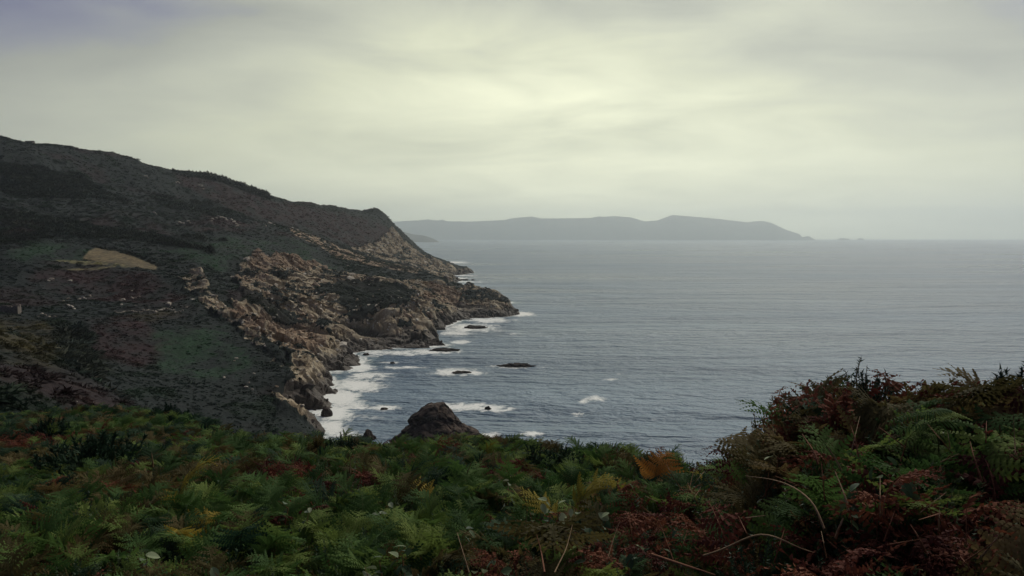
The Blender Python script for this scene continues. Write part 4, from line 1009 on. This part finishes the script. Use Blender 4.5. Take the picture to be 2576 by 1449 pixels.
# ------------------------------------------------------------------ gorse, twiggy shrubs, canes, broad leaves
def spiky(seed, n_shoot, needles, h, spread_, nl=0.05):
    g = np.random.default_rng(seed); nv, sv, sf, off = [], [], [], 0
    for i in range(n_shoot):
        a = g.uniform(0, 6.28); el = g.uniform(0.25, 1.0); L = h * g.uniform(0.6, 1.1)
        e = np.array([math.cos(a) * (1 - el ** 2) * spread_, math.sin(a) * (1 - el ** 2) * spread_, L * (0.45 + 0.55 * el)])
        b = e * np.array([0.25, 0.25, 0.0]); m_ = (b + e) / 2 + np.array([0, 0, -0.05 * L]) + g.normal(0, 0.04, 3)
        v, f = tube([b, m_, e], [0.008, 0.005, 0.002], 3); sv.append(v); sf.append(f + off); off += len(v)
        t = 0.25 + 0.75 * g.random(needles) ** 0.8
        q = np.where(t[:, None] < 0.5, b + (m_ - b) * (t[:, None] * 2), m_ + (e - m_) * (t[:, None] * 2 - 1))
        ax = (e - b) / np.linalg.norm(e - b)
        d = g.normal(size=(needles, 3)) + ax * 0.9; d /= np.linalg.norm(d, axis=1)[:, None]
        s_ = np.cross(d, g.normal(size=(needles, 3))); s_ /= np.linalg.norm(s_, axis=1)[:, None]
        l = nl * g.uniform(0.6, 1.3, (needles, 1))
        nv.append(np.stack([q - s_ * l * 0.16, q + s_ * l * 0.16, q + d * l], 1).reshape(-1, 3))
    nv = np.concatenate(nv)
    return nv, np.arange(len(nv)).reshape(-1, 3), np.concatenate(sv), np.concatenate(sf)
def gorse(px, py, h, spread_, label, seed, mat=L_gorse, n=80, needles=90, nl=0.045, base_drop=None, group=None, name='gorse_bush', cat='bush', Y=None):
    c_ = canopy_hit(px, py) if Y is None else P(px, py, Y)
    z0 = float(ground(np.array([c_[0]]), np.array([c_[1]]))[0])
    root = link(name, None, loc=(c_[0], c_[1], z0), label=label, category=cat, group=group)
    a, b, c2, d2 = spiky(seed, n, needles, h * 0.92, spread_, nl)
    ca, cb = leaf_cloud(2600, nl * 0.55, seed + 40, (spread_ * 0.95, spread_ * 0.8, h * 0.8), k=2.2); b = np.concatenate([b, cb + len(a)]); a = np.concatenate([a, ca])
    link('foliage', mesh_np('foliage', a, b, False, mat), root); link('stem', mesh_np('stem', c2, d2, True, L_bark), root)
gorse(1345, 1150, 0.74, 0.42, 'dark green gorse bush standing proud of the bracken crest', 1)
gorse(1425, 1150, 0.72, 0.40, 'dark green gorse bush next to the bigger one on the crest', 2)
gorse(1760, 1142, 0.66, 0.26, 'small dark bush on the crest at the foot of the mound', 3)
gorse(860, 1110, 0.72, 0.40, 'dark gorse bush on the crest behind the cliff foot surf', 4)
gorse(975, 1128, 0.62, 0.35, 'low gorse bush on the crest before the jagged crag', 5)
gorse(800, 1120, 0.7, 0.3, 'brown dying gorse bush on the crest', 6, mat=L_olive)
gorse(1560, 1150, 0.66, 0.35, 'pale twiggy shrub on the crest between gorse and mound', 7, mat=L_olive, needles=50)
gorse(1620, 1150, 0.64, 0.32, 'olive twiggy shrub on the crest near the mound foot', 8, mat=L_olive, needles=50)
gorse(2535, 1000, 0.85, 0.30, 'tall dark spiky shoot of shrub at the end of the mound', 9, n=22, needles=220, nl=0.04, Y=5.6)
gorse(2590, 1000, 0.85, 0.34, 'dark leafy shrub beside the tall spiky shoot', 10, n=40, needles=120, nl=0.04, Y=5.6)
gorse(2170, 960, 0.82, 0.40, 'grey green twiggy shrub on top of the mound', 11, n=70, needles=70, nl=0.035, Y=6.2)
gorse(2330, 965, 0.8, 0.36, 'wispy leafy shrub on top of the mound beside the twiggy one', 12, n=60, needles=60, nl=0.04, Y=6.3)
gorse(1980, 1050, 0.85, 0.36, 'pale lichen grey twiggy shrub on the mound shoulder', 13, mat=L_olive, n=60, needles=60, nl=0.035, Y=6.3)
gorse(250, 1020, 0.95, 1.1, 'broad dark gorse bush on the far left crest', 14, n=120, needles=90, nl=0.09)
gorse(420, 1040, 0.9, 0.8, 'dark gorse bush on the crest above the ravine', 15, n=90, needles=90, nl=0.08)
gorse(120, 1080, 0.9, 0.8, 'dark gorse bush in the bracken before the ravine', 16, n=90, needles=90, nl=0.08)

def cane(pts, r0, label, mat, name='dead_cane', group='dry canes in the thicket', side=None):
    w_ = []
    for (px, py, lift) in pts:
        q = canopy_hit(px, py, lift); w_.append(q)
    w_ = np.array(w_); t = np.linspace(0, 1, len(w_)); tt = np.linspace(0, 1, 14)
    # lay the ends into the thicket
    c_ = np.stack([np.interp(tt, t, w_[:, k]) for k in range(3)], -1)
    for _ in range(2): c_[1:-1] = (c_[:-2] + 2 * c_[1:-1] + c_[2:]) / 4
    b0 = c_[0].copy()
    v, f = tube(c_ - b0, np.linspace(r0, r0 * 0.35, 14), 5)
    o = link(name, mesh_np(name, v, f, True, mat), loc=b0, label=label, category='cane', group=group)
    return o
cane([(2073, 1330, .05), (2049, 1267, .16), (2008, 1231, .2), (1956, 1207, .2), (1875, 1197, .18)], 0.006, 'long pale arching cane over the rust bracken', L_cane)
cane([(1770, 1398, .05), (1826, 1381, .12), (1899, 1340, .2), (1952, 1348, .2), (2004, 1377, .12), (2045, 1389, .04)], 0.006, 'pale cane arched like a bow low on the slope', L_cane)
cane([(1640, 1395, .1), (1725, 1423, .12), (1757, 1433, .12), (1800, 1447, .08)], 0.009, 'thick red brown stick lying at the foot of the mound', L_redcane)
cane([(2115, 1180, .02), (2100, 1150, .1), (2085, 1130, .16)], 0.007, 'short broken tan stem under the green frond', L_cane)
cane([(2134, 1285, .02), (2125, 1245, .1), (2100, 1185, .16)], 0.006, 'leaning pale stem in the middle of the mound', L_cane)
cane([(2058, 1168, .02), (2044, 1130, .12), (2018, 1092, .18)], 0.006, 'slanting bare stem high on the mound face', L_redcane)
cane([(2103, 1353, .02), (2112, 1325, .1), (2122, 1303, .14)], 0.008, 'short thick snapped stem among red fronds', L_cane)
cane([(2160, 1150, .02), (2150, 1100, .12), (2140, 1070, .16)], 0.005, 'thin dark upright stem under the twiggy shrub', L_redcane)
cane([(2470, 1210, .02), (2450, 1150, .12), (2440, 1110, .16)], 0.005, 'thin red stem leaning on the dark side of the mound', L_redcane)
cane([(2470, 1400, .05), (2490, 1375, .12), (2510, 1350, .16)], 0.005, 'pale twig poking from the darkest corner of thicket', L_cane)
cane([(2330, 1390, .02), (2310, 1350, .12), (2290, 1320, .15)], 0.005, 'pinkish twig low in the dark thicket', L_redcane)
cane([(1180, 1440, .04), (1165, 1390, .12), (1150, 1340, .18)], 0.004, 'thin upright stem by the broad pale leaves', L_cane)
cane([(1320, 1335, .02), (1325, 1300, .12), (1328, 1270, .2)], 0.0035, 'thin pale stem rising between two broad leaves', L_cane)
cane([(1370, 1440, .04), (1362, 1390, .1), (1350, 1345, .18)], 0.006, 'forked brown stem beneath the fading fern', L_redcane)
cane([(1395, 1440, .04), (1425, 1380, .12), (1440, 1320, .2)], 0.004, 'slender cane leaning across the fading fern', L_cane)
cane([(1530, 1400, .04), (1545, 1350, .12), (1560, 1310, .2)], 0.0035, 'slender upright stem at the foot of the mound', L_cane)
cane([(880, 1190, .02), (881, 1165, .15), (882, 1150, .25)], 0.008, 'single pale grass stalk above the rust patch', L_cane)
cane([(1175, 1190, .02), (1185, 1165, .15), (1192, 1148, .25)], 0.006, 'single thin stalk leaning on the middle slope', L_cane)
cane([(385, 1175, .02), (383, 1155, .2), (381, 1140, .3)], 0.012, 'short bare stick standing in the dark bracken', L_cane)
gk = np.random.default_rng(77)
for i in range(46):
    px = gk.uniform(1650, 2560); py = gk.uniform(1110, 1440); a = gk.normal(math.pi / 2, 0.7); L = gk.uniform(30, 110)
    if px < 1850 and py < 1200: py += 150
    dx, dy = math.cos(a) * L, -math.sin(a) * L
    cane([(px, py, .0), (px + dx * .5, py + dy * .5, gk.uniform(.06, .14)), (px + dx, py + dy, gk.uniform(.08, .2))], gk.uniform(0.0025, 0.0045), 'thin dry stem tangled in the thicket mound', [L_redcane, L_cane, L_redcane][i % 3], name='dry_stem', group='dry stems tangled in the mound')

# tall bracken with the bare upright stalk, drawn in tiers
def tall_bracken():
    top = P(2350, 1035, 4.7); base = P(2364, 1325, 4.7)
    root = link('bracken', None, loc=base, label='tall green bracken with bare straight stalk and tiered fronds before dark thicket', category='bracken')
    h = top - base
    pts = [h * t + np.array([0.02 * math.sin(3 * t), 0, 0]) for t in np.linspace(-0.3, 1, 10)]
    v, f = tube(pts, np.linspace(0.0075, 0.003, 10), 5); link('stalk', mesh_np('stalk', v, f, True, L_stalk), root)
    g = np.random.default_rng(4)
    for t, ln in ((0.34, 0.20), (0.50, 0.22), (0.64, 0.26), (0.80, 0.34), (0.90, 0.32), (0.97, 0.26), (1.0, 0.2)):
        for sg in (-1, 1):
            X = np.array([sg, g.normal(0, .35), 0.22 - 0.1 * t]); X /= np.linalg.norm(X); Z = np.array([0, -0.45, 1.0]); Z -= X * np.dot(X, Z); Z /= np.linalg.norm(Z); Yv = np.cross(Z, X)
            v, f = pinna_geo(15, 0.24, 0.35, g); v = h * t + (v[:, :1] * X + v[:, 1:2] * Yv + v[:, 2:] * Z) * ln
            link('pinna', poly_me('pinna', v, f, [L_green]), root)
tall_bracken()
def special(px, py, label, mat, seed, scale, yaw):
    c_ = canopy_hit(px, py, 0.05); z0 = float(ground(np.array([c_[0]]), np.array([c_[1]]))[0])
    root = link('bracken', None, loc=(c_[0], c_[1], z0), rot=(0, 0, yaw), scale=scale, label=label, category='bracken')
    for nm, v, f in plant(seed): link(nm, poly_me(nm, v, f, [L_stalk if nm == 'stalk' else mat]), root)
special(1445, 1235, 'bright yellow bracken frond alone among green bracken', L_yell, 71, 0.62, 0.3)
special(1425, 1262, 'golden yellow bracken frond just below the brighter one', L_yell, 72, 0.55, 2.6)
special(1640, 1178, 'bright orange dead bracken frond near the crest', L_orange, 73, 0.62, 1.0)
special(1395, 1330, 'large fading fern frond seen flat on above forked stem', L_olive, 74, 0.85, -1.7)
special(430, 1240, 'golden yellow bracken spray lying over the dark bed', L_yell, 75, 0.75, 0.2)

# broad leaves of brambles
def leaf_me(name, mat, seed):
    g = np.random.default_rng(seed); n = 7; v, f = [], []
    for i in range(n):
        t = i / (n - 1); w_ = 0.36 * math.sin(math.pi * min(1, t * 0.94 + 0.05)) ** 0.8 * (1 - 0.25 * t); zz = -0.18 * t * t
        v += [(t, -w_, zz + 0.25 * w_), (t, 0, zz), (t, w_, zz + 0.25 * w_)]
    for i in range(n - 1):
        for j in (0, 1): f.append((3 * i + j, 3 * i + j + 1, 3 * i + j + 4, 3 * i + j + 3))
    return poly_me(name, np.array(v) , f, [mat])
LEAFG = leaf_me('leaf', L_bramble, 1); LEAFP = leaf_me('leaf', L_pale, 2)
def bramble(px, py, label, pale, n=7, size=0.075, group='broad leaved sprays in the bracken'):
    c_ = canopy_hit(px, py, 0.07); z0 = float(ground(np.array([c_[0]]), np.array([c_[1]]))[0])
    root = link('bramble_spray', None, loc=(c_[0], c_[1], z0), label=label, category='bramble', group=group)
    H = c_[2] - z0; g = np.random.default_rng(int(px * 7 + py))
    ln = np.array([g.normal(0, .12), g.normal(-.05, .1), 0])
    pts = [np.array([0, 0, 0]), ln * 0.3 + (0, 0, H * 0.5), ln * 0.6 + (0, 0, H * 0.85), np.array([0, 0, H])]
    v, f = tube(pts, [0.004, 0.0035, 0.003, 0.0015], 4); link('stem', mesh_np('stem', v, f, True, L_redcane), root)
    for i in range(n):
        t = 1 - 0.42 * (i / n); q = np.array([np.interp(t, [0, .5, .85, 1], [p_[k] for p_ in pts]) for k in range(3)])
        s_ = size * g.uniform(0.7, 1.25)
        link('leaf', LEAFP if i < pale else LEAFG, root, loc=q + g.normal(0, 0.012, 3), rot=(g.normal(0.2, .5), g.normal(0.35, .5), g.uniform(0, 6.28)), scale=s_)
BR = [(1277, 1211, 1), (1378, 1256, 2), (1365, 1272, 2), (1421, 1265, 2), (1333, 1287, 2), (1270, 1286, 1), (1411, 1293, 2), (1534, 1291, 2), (1588, 1227, 1), (980, 1376, 1), (1032, 1371, 1), (918, 1425, 2), (1211, 1425, 2), (1235, 1400, 0), (1289, 1433, 0), (1610, 1372, 1), (540, 1440, 2), (985, 1262, 1), (700, 1260, 0), (780, 1275, 1), (1700, 1330, 0), (1480, 1340, 0), (1185, 1330, 0), (2200, 1175, 0), (2250, 1195, 0), (2170, 1215, 0), (2230, 1160, 0), (1940, 1155, 1), (2010, 1010, 0), (370, 1395, 1)]
for i, (px, py, pale) in enumerate(BR):
    lb = 'bramble spray with broad pale upturned leaves in the bracken bed' if pale > 1 else ('bramble spray with a single pale upturned leaf' if pale else ('dark broad leaved bramble spray on the mound' if px > 1650 else 'dark broad leaved bramble spray low in the bracken'))
    bramble(px, py, lb, pale)
# undergrowth of small leaves that fills the gaps
ug_me = []
for k in range(2):
    a, b, c2, d2 = spiky(900 + k, 22, 60, 0.5, 0.30, 0.026)
    ug_me.append(mesh_np('undergrowth_shrub', a, b, False, (L_bramble, L_olive)[k]))
uo = []
for k in range(2):
    c_ = canopy_hit(1500 + 300 * k, 1330); uo.append(link('undergrowth_shrub', ug_me[k], loc=(c_[0], c_[1], c_[2] - 0.6), label=('small leafy green sprig under the bracken near the mound', 'small olive twiggy sprig at the mound foot')[k], category='shrub'))
n = 2600
r_ = np.sqrt(rng.uniform(2.6 ** 2, 15 ** 2, n)); a_ = np.radians(rng.uniform(-42, 42, n)); ux, uy = np.sin(a_) * r_, np.cos(a_) * r_
keep = r_ < np.interp(pxof(ux, uy), RCX, RCV) + 1; ux, uy = ux[keep], uy[keep]; n = len(ux)
usc = rng.uniform(0.7, 1.1, n) * (1 + 0.25 * mound(ux, uy))
scatter_gn('undergrowth', np.column_stack([ux, uy, ground(ux, uy)]), np.column_stack([rng.normal(0, .2, (n, 2)), rng.uniform(0, 6.28, n)]), np.repeat(usc[:, None], 3, 1), rng.integers(0, 2, n), uo, kind='stuff', label='tangled low undergrowth beneath the bracken', category='undergrowth')

# ------------------------------------------------------------------ haze
hz, t = material('haze_air')
vol = t.n('ShaderNodeVolumePrincipled', ins={'Color': (0.88, 0.96, 1.0, 1), 'Density': 6.4e-5, 'Anisotropy': 0.68})
t.n('ShaderNodeOutputMaterial', ins={1: vol.outputs[0]})
bm = bmesh.new(); bmesh.ops.create_cube(bm, size=1.0)
me = bpy.data.meshes.new('haze'); bm.to_mesh(me); bm.free(); me.materials.append(hz)
link('haze', me, loc=(0, 16500, 550), scale=(120000, 36000, 1300), kind='stuff')
